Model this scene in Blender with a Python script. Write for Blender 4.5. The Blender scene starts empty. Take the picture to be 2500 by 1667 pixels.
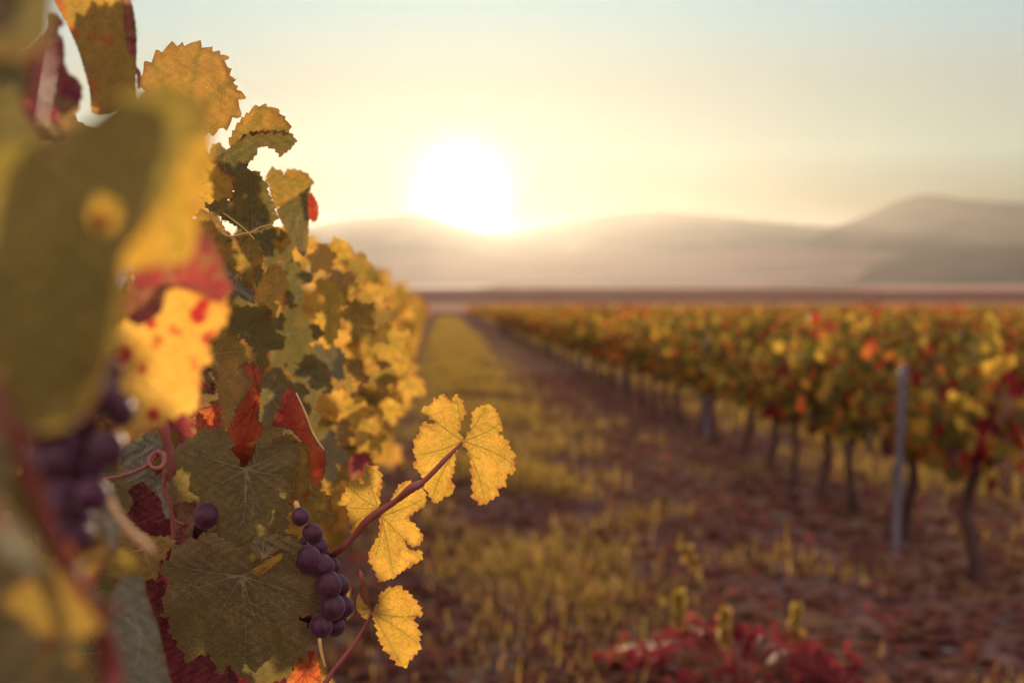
import bpy, math, random
import numpy as np
from mathutils import Vector, Matrix
from mathutils.geometry import delaunay_2d_cdt

scene = bpy.context.scene
COL = scene.collection
W, H, F = 2500.0, 1667.0, 50.0 / 36.0 * 2500.0      # photograph frame and focal length in its pixels
HORIZON = 691.0
CAM = np.array([0.0, 0.0, 1.25])
PITCH = math.atan((H / 2 - HORIZON) / F)
R_ = math.radians

# ------------------------------------------------------------------ camera
cam_data = bpy.data.cameras.new("camera")
cam = bpy.data.objects.new("camera", cam_data)
COL.objects.link(cam)
cam.location = CAM
cam.rotation_euler = (math.pi / 2 - PITCH, 0, 0)
cam_data.lens = 50
cam_data.sensor_width = 36
cam_data.clip_start = 0.02
cam_data.clip_end = 30000
cam_data.dof.use_dof = True
cam_data.dof.focus_distance = 1.08
cam_data.dof.aperture_fstop = 5.6
scene.camera = cam

CF = np.array([0, math.cos(PITCH), -math.sin(PITCH)])   # forward
CU = np.array([0, math.sin(PITCH), math.cos(PITCH)])    # up
CR = np.array([1.0, 0, 0])


def P(px, py, d):
    """world point seen at photo pixel px, py at depth d (arrays allowed)"""
    px, py, d = np.broadcast_arrays(np.asarray(px, float), np.asarray(py, float), np.asarray(d, float))
    a = ((px - W / 2) / F * d)[..., None]
    b = (-(py - H / 2) / F * d)[..., None]
    return CAM + a * CR + b * CU + d[..., None] * CF


# ------------------------------------------------------------------ light
sd = P(1127, 468, 1.0) - CAM
sd = sd / np.linalg.norm(sd)                       # towards the sun
SUN_EL = math.asin(sd[2])
SUN_AZ = math.atan2(sd[0], sd[1])

sun_data = bpy.data.lights.new("sun", 'SUN')
sun_data.energy = 4.4
sun_data.angle = R_(0.6)
sun_data.color = (1.0, 0.78, 0.49)
sun = bpy.data.objects.new("sun", sun_data)
COL.objects.link(sun)
sun.rotation_euler = Vector(-sd).to_track_quat('-Z', 'Y').to_euler()
sun.location = (0, 0, 50)

world = bpy.data.worlds.new("World")
scene.world = world
world.use_nodes = True
nt = world.node_tree
nt.nodes.clear()


def nd(nt, kind, **kw):
    n = nt.nodes.new(kind)
    for k, v in kw.items():
        setattr(n, k, v)
    return n


def math_(nt, op, a, b=None, clamp=False):
    n = nd(nt, 'ShaderNodeMath', operation=op, use_clamp=clamp)
    for i, v in enumerate((a, b)):
        if v is None:
            continue
        if isinstance(v, (int, float)):
            n.inputs[i].default_value = v
        else:
            nt.links.new(v, n.inputs[i])
    return n.outputs[0]


def ramp(nt, fac, stops, interp='LINEAR'):
    n = nd(nt, 'ShaderNodeValToRGB')
    cr = n.color_ramp
    cr.interpolation = interp
    while len(cr.elements) < len(stops):
        cr.elements.new(0.5)
    for e, (p, c) in zip(cr.elements, stops):
        e.position = p
        e.color = (*c, 1)
    nt.links.new(fac, n.inputs[0])
    return n.outputs[0]


def mix(nt, fac, a, b, mode='MIX'):
    n = nd(nt, 'ShaderNodeMix', data_type='RGBA', blend_type=mode)
    for i, v in ((0, fac), (6, a), (7, b)):
        if isinstance(v, (int, float)):
            n.inputs[i].default_value = v
        elif isinstance(v, tuple):
            n.inputs[i].default_value = (*v, 1)
        else:
            nt.links.new(v, n.inputs[i])
    return n.outputs[2]


sky = nd(nt, 'ShaderNodeTexSky', sky_type='NISHITA', sun_disc=False)
sky.sun_elevation = SUN_EL
sky.sun_rotation = SUN_AZ
sky.air_density = 1.0
sky.dust_density = 1.6
sky.ozone_density = 1.2
bg = nd(nt, 'ShaderNodeBackground')
bg.inputs[1].default_value = 0.126
# soft compression evens out the bright sky near the sun: c / (1 + c/k)
def soft(k):
    a = nd(nt, 'ShaderNodeVectorMath', operation='SCALE')
    a.inputs['Scale'].default_value = 0.15 / k
    a2 = nd(nt, 'ShaderNodeVectorMath', operation='MULTIPLY')
    a2.inputs[1].default_value = (1.0, 1.05, 2.0)
    nt.links.new(sky.outputs[0], a2.inputs[0])
    nt.links.new(a2.outputs[0], a.inputs[0])
    b = nd(nt, 'ShaderNodeVectorMath', operation='ADD')
    b.inputs[1].default_value = (1, 1, 1)
    nt.links.new(a.outputs[0], b.inputs[0])
    c = nd(nt, 'ShaderNodeVectorMath', operation='DIVIDE')
    nt.links.new(sky.outputs[0], c.inputs[0])
    nt.links.new(b.outputs[0], c.inputs[1])
    return c.outputs[0]


SKYCOL = soft(0.23)
tc = nd(nt, 'ShaderNodeTexCoord')
dt = nd(nt, 'ShaderNodeVectorMath', operation='DOT_PRODUCT')
dt.inputs[1].default_value = tuple(sd)
nt.links.new(tc.outputs['Generated'], dt.inputs[0])
ang = math_(nt, 'ARCCOSINE', math_(nt, 'MINIMUM', dt.outputs['Value'], 1.0))


def gauss(k, deg, p):
    t = math_(nt, 'POWER', math_(nt, 'DIVIDE', ang, R_(deg)), p)
    return math_(nt, 'MULTIPLY', math_(nt, 'EXPONENT', math_(nt, 'MULTIPLY', t, -1.0)), k)


def glow(col, s):
    b = nd(nt, 'ShaderNodeBackground')
    b.inputs[0].default_value = (*col, 1)
    nt.links.new(s, b.inputs[1])
    return b.outputs[0]


def addsh(nt, a, b):
    n = nd(nt, 'ShaderNodeAddShader')
    nt.links.new(a, n.inputs[0])
    nt.links.new(b, n.inputs[1])
    return n.outputs[0]


SKY_GLOWS = [((1.0, 0.93, 0.88), gauss(3.6, 0.76, 1.2)),      # the sun itself in thin haze
             ((1.0, 0.78, 0.20), gauss(0.09, 7.0, 1.2))]       # its aureole
acc = bg.outputs[0]
for c_, s_ in SKY_GLOWS:
    acc = addsh(nt, acc, glow(c_, s_))
# added pale veil: whitens the dome and brightens it behind the camera
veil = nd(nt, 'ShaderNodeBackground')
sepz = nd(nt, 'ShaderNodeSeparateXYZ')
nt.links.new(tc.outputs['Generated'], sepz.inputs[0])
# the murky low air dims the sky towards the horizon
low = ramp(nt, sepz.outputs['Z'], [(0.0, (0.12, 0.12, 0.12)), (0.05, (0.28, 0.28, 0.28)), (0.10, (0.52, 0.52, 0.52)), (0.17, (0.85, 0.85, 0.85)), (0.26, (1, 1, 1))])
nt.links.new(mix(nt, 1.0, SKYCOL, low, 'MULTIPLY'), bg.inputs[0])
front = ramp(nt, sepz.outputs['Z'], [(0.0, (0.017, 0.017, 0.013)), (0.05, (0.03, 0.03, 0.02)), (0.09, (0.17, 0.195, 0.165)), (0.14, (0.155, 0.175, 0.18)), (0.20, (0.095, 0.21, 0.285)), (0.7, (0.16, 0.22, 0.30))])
back = (0.76, 0.54, 0.57)                           # rosy fill added opposite the sun to lift and redden the shadows
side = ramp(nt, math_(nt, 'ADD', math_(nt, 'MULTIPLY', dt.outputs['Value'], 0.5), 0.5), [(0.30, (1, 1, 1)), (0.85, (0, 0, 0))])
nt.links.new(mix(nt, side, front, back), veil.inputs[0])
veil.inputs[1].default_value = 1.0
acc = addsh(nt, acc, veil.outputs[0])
wo = nd(nt, 'ShaderNodeOutputWorld')
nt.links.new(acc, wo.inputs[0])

scene.view_settings.view_transform = 'Standard'
scene.view_settings.look = 'None'
scene.view_settings.exposure = 0.85
scene.view_settings.gamma = 1.0
cy = scene.cycles
cy.use_denoising = True
cy.max_bounces = 6
cy.diffuse_bounces = 3
cy.glossy_bounces = 2
cy.transmission_bounces = 4
cy.transparent_max_bounces = 6
cy.volume_bounces = 0
cy.sample_clamp_indirect = 4.0

# ------------------------------------------------------------------ helpers


def tag(o, label=None, cat=None, group=None, kind=None):
    if label:
        o['label'] = label
    if cat:
        o['category'] = cat
    if group:
        o['group'] = group
    if kind:
        o['kind'] = kind
    return o


def link(name, mesh, mat=None, parent=None):
    o = bpy.data.objects.new(name, mesh)
    COL.objects.link(o)
    if mat is not None and not mesh.materials:
        mesh.materials.append(mat)
    if parent is not None:
        o.parent = parent
    return o


def empty(name, loc):
    o = bpy.data.objects.new(name, None)
    COL.objects.link(o)
    o.location = loc
    o.empty_display_size = 0.1
    return o


def mesh_arr(name, V, Fc, attrs=None, smooth=True):
    """mesh from arrays: V (n,3), Fc (m,k) one face size; attrs {name: (n,)} floats on points"""
    V = np.asarray(V, np.float32)
    Fc = np.asarray(Fc, np.int32)
    me = bpy.data.meshes.new(name)
    m, k = Fc.shape
    me.vertices.add(len(V))
    me.vertices.foreach_set('co', V.ravel())
    me.loops.add(m * k)
    me.loops.foreach_set('vertex_index', Fc.ravel())
    me.polygons.add(m)
    me.polygons.foreach_set('loop_start', np.arange(0, m * k, k, dtype=np.int32))
    me.polygons.foreach_set('loop_total', np.full(m, k, np.int32))
    me.update(calc_edges=True)
    if smooth:
        me.polygons.foreach_set('use_smooth', np.ones(m, bool))
    for an, av in (attrs or {}).items():
        a = me.attributes.new(an, 'FLOAT', 'POINT')
        a.data.foreach_set('value', np.asarray(av, np.float32))
    me.validate()
    return me


def join(parts):
    """concatenate [(V,F)...] with the same face size"""
    Vs, Fs, n = [], [], 0
    for V, Fc in parts:
        Vs.append(np.asarray(V, float))
        Fs.append(np.asarray(Fc, int) + n)
        n += len(V)
    return np.concatenate(Vs), np.concatenate(Fs)


def smooth_path(pts, rad, sub=6):
    pts = np.asarray(pts, float)
    rad = np.asarray(rad, float) * np.ones(len(pts))
    q = np.concatenate([[2 * pts[0] - pts[1]], pts, [2 * pts[-1] - pts[-2]]])
    out, ro = [], []
    for i in range(len(pts) - 1):
        p0, p1, p2, p3 = q[i:i + 4]
        for t in np.linspace(0, 1, sub, endpoint=False):
            out.append(0.5 * (2 * p1 + (p2 - p0) * t + (2 * p0 - 5 * p1 + 4 * p2 - p3) * t * t + (3 * p1 - p0 - 3 * p2 + p3) * t ** 3))
            ro.append(rad[i] * (1 - t) + rad[i + 1] * t)
    out.append(pts[-1])
    ro.append(rad[-1])
    return np.array(out), np.array(ro)


def tube(pts, rad, n=10, sub=6, rough=0.0, seed=0, cap=True):
    """quads of a tapered tube along a smoothed path"""
    rg = np.random.default_rng(seed)
    c, r = smooth_path(pts, rad, sub)
    t = np.gradient(c, axis=0)
    t /= np.linalg.norm(t, axis=1)[:, None] + 1e-12
    u = np.cross(t[0], [0.31, 0.2, 0.93])
    u /= np.linalg.norm(u)
    V = []
    for i in range(len(c)):
        u = u - t[i] * np.dot(u, t[i])
        u /= np.linalg.norm(u)
        v = np.cross(t[i], u)
        a = np.arange(n) * 2 * math.pi / n
        rr = r[i] * (1 + rough * rg.standard_normal(n))
        V.append(c[i] + (np.cos(a) * rr)[:, None] * u + (np.sin(a) * rr)[:, None] * v)
    m = len(c)
    if cap:                                             # rounded ends
        V = [c[0] - t[0] * r[0] * 0.6 + (V[0] - c[0]) * 0.05] + V + [c[-1] + t[-1] * r[-1] * 0.6 + (V[-1] - c[-1]) * 0.05]
        m += 2
    V = np.concatenate(V)
    Fq = []
    for i in range(m - 1):
        for j in range(n):
            k = (j + 1) % n
            Fq.append((i * n + j, i * n + k, (i + 1) * n + k, (i + 1) * n + j))
    return V, np.array(Fq)


def sphere(c, r, nu=12, nv=8, sq=(1, 1, 1)):
    V = []
    for i in range(nv + 1):
        th = math.pi * (0.02 + 0.96 * i / nv)
        for j in range(nu):
            ph = 2 * math.pi * j / nu
            V.append((math.sin(th) * math.cos(ph) * sq[0], math.sin(th) * math.sin(ph) * sq[1], math.cos(th) * sq[2]))
    V = np.array(V) * r + np.asarray(c)
    Fq = [(i * nu + j, i * nu + (j + 1) % nu, (i + 1) * nu + (j + 1) % nu, (i + 1) * nu + j) for i in range(nv) for j in range(nu)]
    return V, np.array(Fq)


# ------------------------------------------------------------------ materials


def new_mat(name):
    m = bpy.data.materials.new(name)
    m.use_nodes = True
    m.node_tree.nodes.clear()
    return m, m.node_tree


def out(nt, sh):
    o = nd(nt, 'ShaderNodeOutputMaterial')
    nt.links.new(sh, o.inputs[0])


def noise(nt, vec, scale, detail=3.0, rough=0.55):
    n = nd(nt, 'ShaderNodeTexNoise')
    n.inputs['Scale'].default_value = scale
    n.inputs['Detail'].default_value = detail
    n.inputs['Roughness'].default_value = rough
    nt.links.new(vec, n.inputs['Vector'])
    return n.outputs['Fac']


def leafy(nt, refl, trans, tfac, rough=0.5, spec=0.35, bump=None):
    p = nd(nt, 'ShaderNodeBsdfPrincipled')
    p.inputs['Roughness'].default_value = rough
    p.inputs['Specular IOR Level'].default_value = spec
    t = nd(nt, 'ShaderNodeBsdfTranslucent')
    for v, s in ((refl, p.inputs['Base Color']), (trans, t.inputs['Color'])):
        if isinstance(v, tuple):
            s.default_value = (*v, 1)
        else:
            nt.links.new(v, s)
    if bump is not None:
        nt.links.new(bump, p.inputs['Normal'])
        nt.links.new(bump, t.inputs['Normal'])
    m = nd(nt, 'ShaderNodeMixShader')
    m.inputs[0].default_value = tfac
    nt.links.new(p.outputs[0], m.inputs[1])
    nt.links.new(t.outputs[0], m.inputs[2])
    return m.outputs[0]


def leaf_material(name, lo, hi, vein, patch=None, patch_at=(0.52, 0.62), patch_scale=18, trans_gain=1.5, tfac=0.5, dark_vein=False, spots=None, edge=(0.16, 0.07, 0.02), near_vein=None):
    """large leaf: mottled lamina, fine net of small veins, main veins from the 'vd' attribute"""
    m, nt = new_mat(name)
    tc = nd(nt, 'ShaderNodeTexCoord')
    oi = nd(nt, 'ShaderNodeObjectInfo')
    off = nd(nt, 'ShaderNodeVectorMath', operation='ADD')
    nt.links.new(tc.outputs['Object'], off.inputs[0])
    sc = nd(nt, 'ShaderNodeVectorMath', operation='SCALE')
    sc.inputs[0].default_value = (3.1, 5.7, 4.3)
    nt.links.new(oi.outputs['Random'], sc.inputs['Scale'])
    nt.links.new(sc.outputs[0], off.inputs[1])
    vec = off.outputs[0]
    n1 = noise(nt, vec, 38, 4)
    n2 = noise(nt, vec, 420, 3, 0.7)
    base = ramp(nt, n1, [(0.32, lo), (0.68, hi)])
    if patch is not None:
        pn = noise(nt, vec, patch_scale, 5, 0.62)
        base = mix(nt, ramp(nt, pn, [(patch_at[0], (0, 0, 0)), (patch_at[1], (1, 1, 1))]), base, patch)
    if spots is not None:
        vo = nd(nt, 'ShaderNodeTexVoronoi', feature='F1')
        vo.inputs['Scale'].default_value = 75
        vo.inputs['Randomness'].default_value = 1
        nt.links.new(vec, vo.inputs['Vector'])
        sp = math_(nt, 'ADD', vo.outputs['Distance'], math_(nt, 'MULTIPLY', math_(nt, 'SUBTRACT', noise(nt, vec, 26, 2), 0.5), 0.9))
        base = mix(nt, ramp(nt, sp, [(0.20, (1, 1, 1)), (0.33, (0, 0, 0))]), base, spots)
    ae = nd(nt, 'ShaderNodeAttribute', attribute_name='ed')
    atv = nd(nt, 'ShaderNodeAttribute', attribute_name='vd')
    if near_vein is not None:
        base = mix(nt, ramp(nt, math_(nt, 'ADD', math_(nt, 'DIVIDE', atv.outputs['Fac'], 0.016), math_(nt, 'MULTIPLY', math_(nt, 'SUBTRACT', n1, 0.5), 1.2)), [(0.1, (0.75, 0.75, 0.75)), (0.8, (0, 0, 0))]), base, near_vein)
    en = math_(nt, 'ADD', math_(nt, 'DIVIDE', ae.outputs['Fac'], 0.0075), math_(nt, 'MULTIPLY', math_(nt, 'SUBTRACT', noise(nt, vec, 70, 4), 0.42), 2.2))
    base = mix(nt, ramp(nt, en, [(0.0, (0.8, 0.8, 0.8)), (0.55, (0, 0, 0))]), base, edge)
    blot = noise(nt, vec, 130, 4, 0.7)
    base = mix(nt, ramp(nt, blot, [(0.60, (0, 0, 0)), (0.72, (0.55, 0.55, 0.55))]), base, edge)
    vor = nd(nt, 'ShaderNodeTexVoronoi', feature='DISTANCE_TO_EDGE')
    vor.inputs['Scale'].default_value = 430
    nt.links.new(vec, vor.inputs['Vector'])
    net = ramp(nt, vor.outputs['Distance'], [(0.0, (1, 1, 1)), (0.22, (0, 0, 0))])
    at = nd(nt, 'ShaderNodeAttribute', attribute_name='vd')
    at2 = nd(nt, 'ShaderNodeAttribute', attribute_name='vs')
    mv = ramp(nt, math_(nt, 'DIVIDE', at.outputs['Fac'], 0.0011), [(0.25, (0.7, 0.7, 0.7)), (0.9, (0, 0, 0))])
    sv = ramp(nt, math_(nt, 'DIVIDE', at2.outputs['Fac'], 0.0009), [(0.1, (0.26, 0.26, 0.26)), (0.8, (0, 0, 0))])
    fine = mix(nt, math_(nt, 'MULTIPLY', n2, 0.8), base, mix(nt, 1.0, base, (0.55, 0.50, 0.42), 'MULTIPLY'))
    refl = mix(nt, math_(nt, 'MULTIPLY', net, 0.22), fine, vein)
    refl = mix(nt, math_(nt, 'MAXIMUM', mv, sv), refl, vein)
    tg = mix(nt, 1.0, fine, (trans_gain,) * 3, 'MULTIPLY')
    tr = mix(nt, math_(nt, 'MULTIPLY', net, 0.28), tg, mix(nt, 1.0, tg, (1.5, 1.4, 1.2) if not dark_vein else (0.6, 0.5, 0.35), 'MULTIPLY'))
    tr = mix(nt, math_(nt, 'MAXIMUM', mv, sv), tr, mix(nt, 1.0, tg, (1.35, 1.3, 1.3) if not dark_vein else (0.36, 0.26, 0.18), 'MULTIPLY'))
    bp = nd(nt, 'ShaderNodeBump')
    bp.inputs['Strength'].default_value = 0.7
    bp.inputs['Distance'].default_value = 0.0010
    hgt = math_(nt, 'ADD', math_(nt, 'MULTIPLY', net, -0.6), math_(nt, 'ADD', math_(nt, 'MULTIPLY', n2, 0.8), math_(nt, 'MULTIPLY', math_(nt, 'MAXIMUM', mv, sv), 1.2)))
    nt.links.new(hgt, bp.inputs['Height'])
    out(nt, leafy(nt, refl, tr, tfac, 0.48, 0.3, bp.outputs[0]))
    return m


def foliage_material(name, stops, tfac=0.5, gain=1.5, shift=0.25, spec=0.03):
    """small leaves: one colour per leaf from the 'tint' attribute, drifting from plant to plant"""
    m, nt = new_mat(name)
    at = nd(nt, 'ShaderNodeAttribute', attribute_name='tint')
    oi = nd(nt, 'ShaderNodeObjectInfo')
    geo = nd(nt, 'ShaderNodeNewGeometry')
    big = noise(nt, geo.outputs['Position'], 1.6, 2)
    f = math_(nt, 'ADD', at.outputs['Fac'], math_(nt, 'MULTIPLY', math_(nt, 'SUBTRACT', oi.outputs['Random'], 0.5), shift))
    f = math_(nt, 'ADD', f, math_(nt, 'MULTIPLY', math_(nt, 'SUBTRACT', big, 0.5), 0.85), True)
    c = ramp(nt, f, stops)
    n2 = noise(nt, geo.outputs['Position'], 60, 3)
    c = mix(nt, math_(nt, 'MULTIPLY', n2, 0.7), c, mix(nt, 1.0, c, (0.6, 0.52, 0.45), 'MULTIPLY'))
    tr = mix(nt, 1.0, c, (gain,) * 3, 'MULTIPLY')
    out(nt, leafy(nt, c, tr, tfac, 0.62, spec))
    return m


def simple_mat(name, a, b, scale=8, rough=0.7, spec=0.3, bump=0.3, bdist=0.004, stretch=None):
    m, nt = new_mat(name)
    tc = nd(nt, 'ShaderNodeTexCoord')
    vec = tc.outputs['Object']
    if stretch:
        mp = nd(nt, 'ShaderNodeMapping')
        mp.inputs['Scale'].default_value = stretch
        nt.links.new(vec, mp.inputs['Vector'])
        vec = mp.outputs[0]
    n = noise(nt, vec, scale, 5, 0.6)
    c = ramp(nt, n, [(0.3, a), (0.7, b)])
    p = nd(nt, 'ShaderNodeBsdfPrincipled')
    p.inputs['Roughness'].default_value = rough
    p.inputs['Specular IOR Level'].default_value = spec
    nt.links.new(c, p.inputs['Base Color'])
    bp = nd(nt, 'ShaderNodeBump')
    bp.inputs['Strength'].default_value = bump
    bp.inputs['Distance'].default_value = bdist
    nt.links.new(n, bp.inputs['Height'])
    nt.links.new(bp.outputs[0], p.inputs['Normal'])
    out(nt, p.outputs[0])
    return m


M = {}
M['gold'] = leaf_material('leaf_golden', (0.42, 0.24, 0.035), (0.60, 0.36, 0.06), (0.50, 0.32, 0.10), dark_vein=True, trans_gain=1.5, tfac=0.6, near_vein=(0.40, 0.27, 0.04), edge=(0.30, 0.12, 0.03))
M['ochre'] = leaf_material('leaf_ochre', (0.26, 0.15, 0.03), (0.40, 0.23, 0.045), (0.45, 0.30, 0.10), trans_gain=1.4, tfac=0.55, near_vein=(0.20, 0.15, 0.03))
M['olive'] = leaf_material('leaf_olive', (0.135, 0.108, 0.032), (0.20, 0.15, 0.042), (0.38, 0.29, 0.16), trans_gain=1.5, tfac=0.42, near_vein=(0.115, 0.108, 0.034), edge=(0.19, 0.11, 0.035))
M['moss'] = leaf_material('leaf_moss', (0.205, 0.17, 0.03), (0.28, 0.22, 0.042), (0.36, 0.27, 0.1), trans_gain=1.3, tfac=0.42)
M['sage'] = leaf_material('leaf_sage', (0.15, 0.16, 0.10), (0.20, 0.20, 0.13), (0.34, 0.30, 0.2), trans_gain=1.2, tfac=0.35)  # grey-green holds the sky's reflection, put into the leaf colour
M['red'] = leaf_material('leaf_red', (0.36, 0.035, 0.02), (0.52, 0.14, 0.04), (0.30, 0.03, 0.03), patch=(0.55, 0.26, 0.05), patch_at=(0.55, 0.66), dark_vein=True, trans_gain=1.6, tfac=0.55)
M['crimson'] = leaf_material('leaf_crimson', (0.10, 0.010, 0.016), (0.16, 0.02, 0.025), (0.2, 0.06, 0.05), trans_gain=1.5, tfac=0.4)
M['spotted'] = leaf_material('leaf_spotted', (0.55, 0.30, 0.05), (0.66, 0.40, 0.08), (0.55, 0.34, 0.1), spots=(0.36, 0.02, 0.025), trans_gain=1.5, tfac=0.6, edge=(0.45, 0.16, 0.04))
M['patched'] = leaf_material('leaf_patched', (0.26, 0.17, 0.035), (0.38, 0.23, 0.045), (0.42, 0.28, 0.09), patch=(0.50, 0.07, 0.03), patch_at=(0.54, 0.64), patch_scale=22, trans_gain=1.5, tfac=0.55)
M['maroon'] = leaf_material('leaf_maroon', (0.17, 0.035, 0.05), (0.30, 0.05, 0.04), (0.3, 0.1, 0.08), patch=(0.26, 0.17, 0.06), patch_at=(0.50, 0.62), patch_scale=30, trans_gain=1.5, tfac=0.5)
M['bark'] = simple_mat('vine_bark', (0.035, 0.02, 0.016), (0.10, 0.06, 0.045), 30, 0.9, 0.1, 0.9, 0.006, (1, 1, 0.15))
M['cane'] = simple_mat('cane_bark', (0.16, 0.035, 0.03), (0.24, 0.07, 0.045), 60, 0.5, 0.35, 0.3, 0.001, (1, 1, 0.2))
M['dry'] = simple_mat('dry_cane', (0.55, 0.36, 0.16), (0.72, 0.52, 0.28), 80, 0.55, 0.3, 0.3, 0.001)
M['pale'] = simple_mat('pale_stalk', (0.40, 0.27, 0.07), (0.55, 0.38, 0.12), 80, 0.5, 0.3, 0.2, 0.001)
M['metal'] = simple_mat('galvanised_steel', (0.10, 0.095, 0.11), (0.145, 0.14, 0.155), 40, 0.5, 0.5, 0.1, 0.001)
M['stone'] = simple_mat('field_stone', (0.08, 0.06, 0.06), (0.17, 0.14, 0.13), 12, 0.95, 0.02, 0.5, 0.004)


def grape_material():
    m, nt = new_mat('grape_skin')
    tc = nd(nt, 'ShaderNodeTexCoord')
    n = noise(nt, tc.outputs['Object'], 260, 4)
    lw = nd(nt, 'ShaderNodeLayerWeight')
    lw.inputs['Blend'].default_value = 0.35
    c = ramp(nt, n, [(0.35, (0.026, 0.004, 0.012)), (0.7, (0.056, 0.008, 0.024))])
    p = nd(nt, 'ShaderNodeBsdfPrincipled')
    p.inputs['Roughness'].default_value = 0.5
    p.inputs['Specular IOR Level'].default_value = 0.3
    p.inputs['Sheen Weight'].default_value = 0.25
    p.inputs['Sheen Tint'].default_value = (0.7, 0.45, 0.55, 1)
    nt.links.new(c, p.inputs['Base Color'])
    bl = noise(nt, tc.outputs['Object'], 110, 5, 0.65)
    c2 = mix(nt, ramp(nt, bl, [(0.45, (0, 0, 0)), (0.66, (0.22, 0.22, 0.22))]), c, (0.13, 0.06, 0.10))
    nt.links.new(c2, p.inputs['Base Color'])
    out(nt, p.outputs[0])
    return m


M['grape'] = grape_material()
VINE_STOPS = [(0.0, (0.075, 0.066, 0.017)), (0.25, (0.13, 0.105, 0.024)), (0.42, (0.20, 0.15, 0.028)), (0.60, (0.40, 0.26, 0.04)), (0.74, (0.46, 0.27, 0.04)),
              (0.82, (0.42, 0.12, 0.03)), (0.90, (0.34, 0.03, 0.02)), (1.0, (0.13, 0.012, 0.02))]
M['foliage'] = foliage_material('vine_foliage', VINE_STOPS)
GOLD_STOPS = [(0.0, (0.13, 0.10, 0.025)), (0.25, (0.25, 0.165, 0.03)), (0.5, (0.40, 0.235, 0.042)), (0.85, (0.55, 0.31, 0.06)), (1.0, (0.46, 0.20, 0.04))]
M['foliage_gold'] = foliage_material('vine_foliage_golden', GOLD_STOPS, shift=0.12)
M['litter'] = foliage_material('fallen_leaf', [(0.0, (0.13, 0.055, 0.042)), (0.45, (0.165, 0.075, 0.058)), (0.65, (0.21, 0.065, 0.048)), (0.8, (0.20, 0.09, 0.045)), (1.0, (0.18, 0.11, 0.07))], 0.35, 1.2, spec=0.0)
M['redplant'] = foliage_material('red_plant_leaf', [(0.0, (0.17, 0.025, 0.035)), (0.5, (0.26, 0.035, 0.045)), (0.75, (0.28, 0.07, 0.05)), (1.0, (0.28, 0.15, 0.05))], 0.4, 1.2, spec=0.0)
M['grass'] = foliage_material('grass_blade', [(0.0, (0.15, 0.095, 0.028)), (0.5, (0.24, 0.17, 0.036)), (0.8, (0.32, 0.205, 0.05)), (1.0, (0.34, 0.20, 0.09))], 0.5, 1.6, spec=0.0)

# ------------------------------------------------------------------ setting: ground, fields, hills
SLOPE = 0.0145


def gz(x, y):
    y = np.asarray(y, float)
    z = -SLOPE * np.clip(y, -60, 130)
    # gentle ridges under the vines
    return z


def ground_material():
    m, nt = new_mat('vineyard_soil')
    geo = nd(nt, 'ShaderNodeNewGeometry')
    pos = geo.outputs['Position']
    n1 = noise(nt, pos, 0.5, 5, 0.6)
    n2 = noise(nt, pos, 6.0, 6, 0.7)
    n3 = noise(nt, pos, 40, 3, 0.6)
    soil = ramp(nt, n2, [(0.30, (0.075, 0.037, 0.031)), (0.5, (0.14, 0.078, 0.064)), (0.72, (0.22, 0.14, 0.115))])
    soil = mix(nt, ramp(nt, n1, [(0.42, (0, 0, 0)), (0.62, (0.75, 0.75, 0.75))]), soil, (0.20, 0.13, 0.05))
    soil = mix(nt, math_(nt, 'MULTIPLY', n3, 0.6), soil, mix(nt, 1.0, soil, (0.5, 0.45, 0.42), 'MULTIPLY'))
    p = nd(nt, 'ShaderNodeBsdfPrincipled')
    p.inputs['Roughness'].default_value = 0.95
    p.inputs['Specular IOR Level'].default_value = 0.0
    nt.links.new(soil, p.inputs['Base Color'])
    bp = nd(nt, 'ShaderNodeBump')
    bp.inputs['Strength'].default_value = 0.9
    bp.inputs['Distance'].default_value = 0.02
    nt.links.new(math_(nt, 'ADD', n2, math_(nt, 'MULTIPLY', n3, 0.25)), bp.inputs['Height'])
    nt.links.new(bp.outputs[0], p.inputs['Normal'])
    out(nt, p.outputs[0])
    return m


def sheet(name, xs, ys, zfun, mat):
    X, Y = np.meshgrid(xs, ys)
    V = np.stack([X.ravel(), Y.ravel(), zfun(X, Y).ravel()], 1)
    nx = len(xs)
    i = np.arange(len(ys) - 1)[:, None] * nx + np.arange(nx - 1)[None, :]
    Fq = np.stack([i, i + 1, i + nx + 1, i + nx], -1).reshape(-1, 4)
    o = link(name, mesh_arr(name, V, Fq), mat)
    tag(o, kind='structure')
    return o


def soil_z(X, Y):
    rg = np.sin(X * 7.1 + Y * 3.3) * np.sin(Y * 5.2 - X * 2.1) * 0.012 + np.sin(X * 17.3 + 1.2) * np.sin(Y * 13.7) * 0.007
    near = np.clip(1 - np.abs(Y) / 60, 0, 1)
    return gz(X, Y) + rg * near


ys = np.concatenate([np.linspace(-60, 0, 12), np.arange(0.3, 30, 0.14), np.linspace(30, 140, 60), [200, 400, 900, 2000, 4500, 9500]])
xs = np.concatenate([[-9000, -2000, -500, -100, -20], np.arange(-6, 14, 0.14), [20, 40, 100, 400, 2000, 9000]])
sheet('ground', xs, ys, soil_z, ground_material())


def field_mat(name, a, b, rough=0.95):
    return simple_mat(name, a, b, 0.02, rough, 0.0, 0.0, 0.5, (0.3, 3.0, 1))


def field(name, x0, x1, y0, y1, lift, mat):
    return sheet(name, np.linspace(x0, x1, 12), np.linspace(y0, y1, 12), lambda X, Y: gz(X, Y) + lift, mat)


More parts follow.
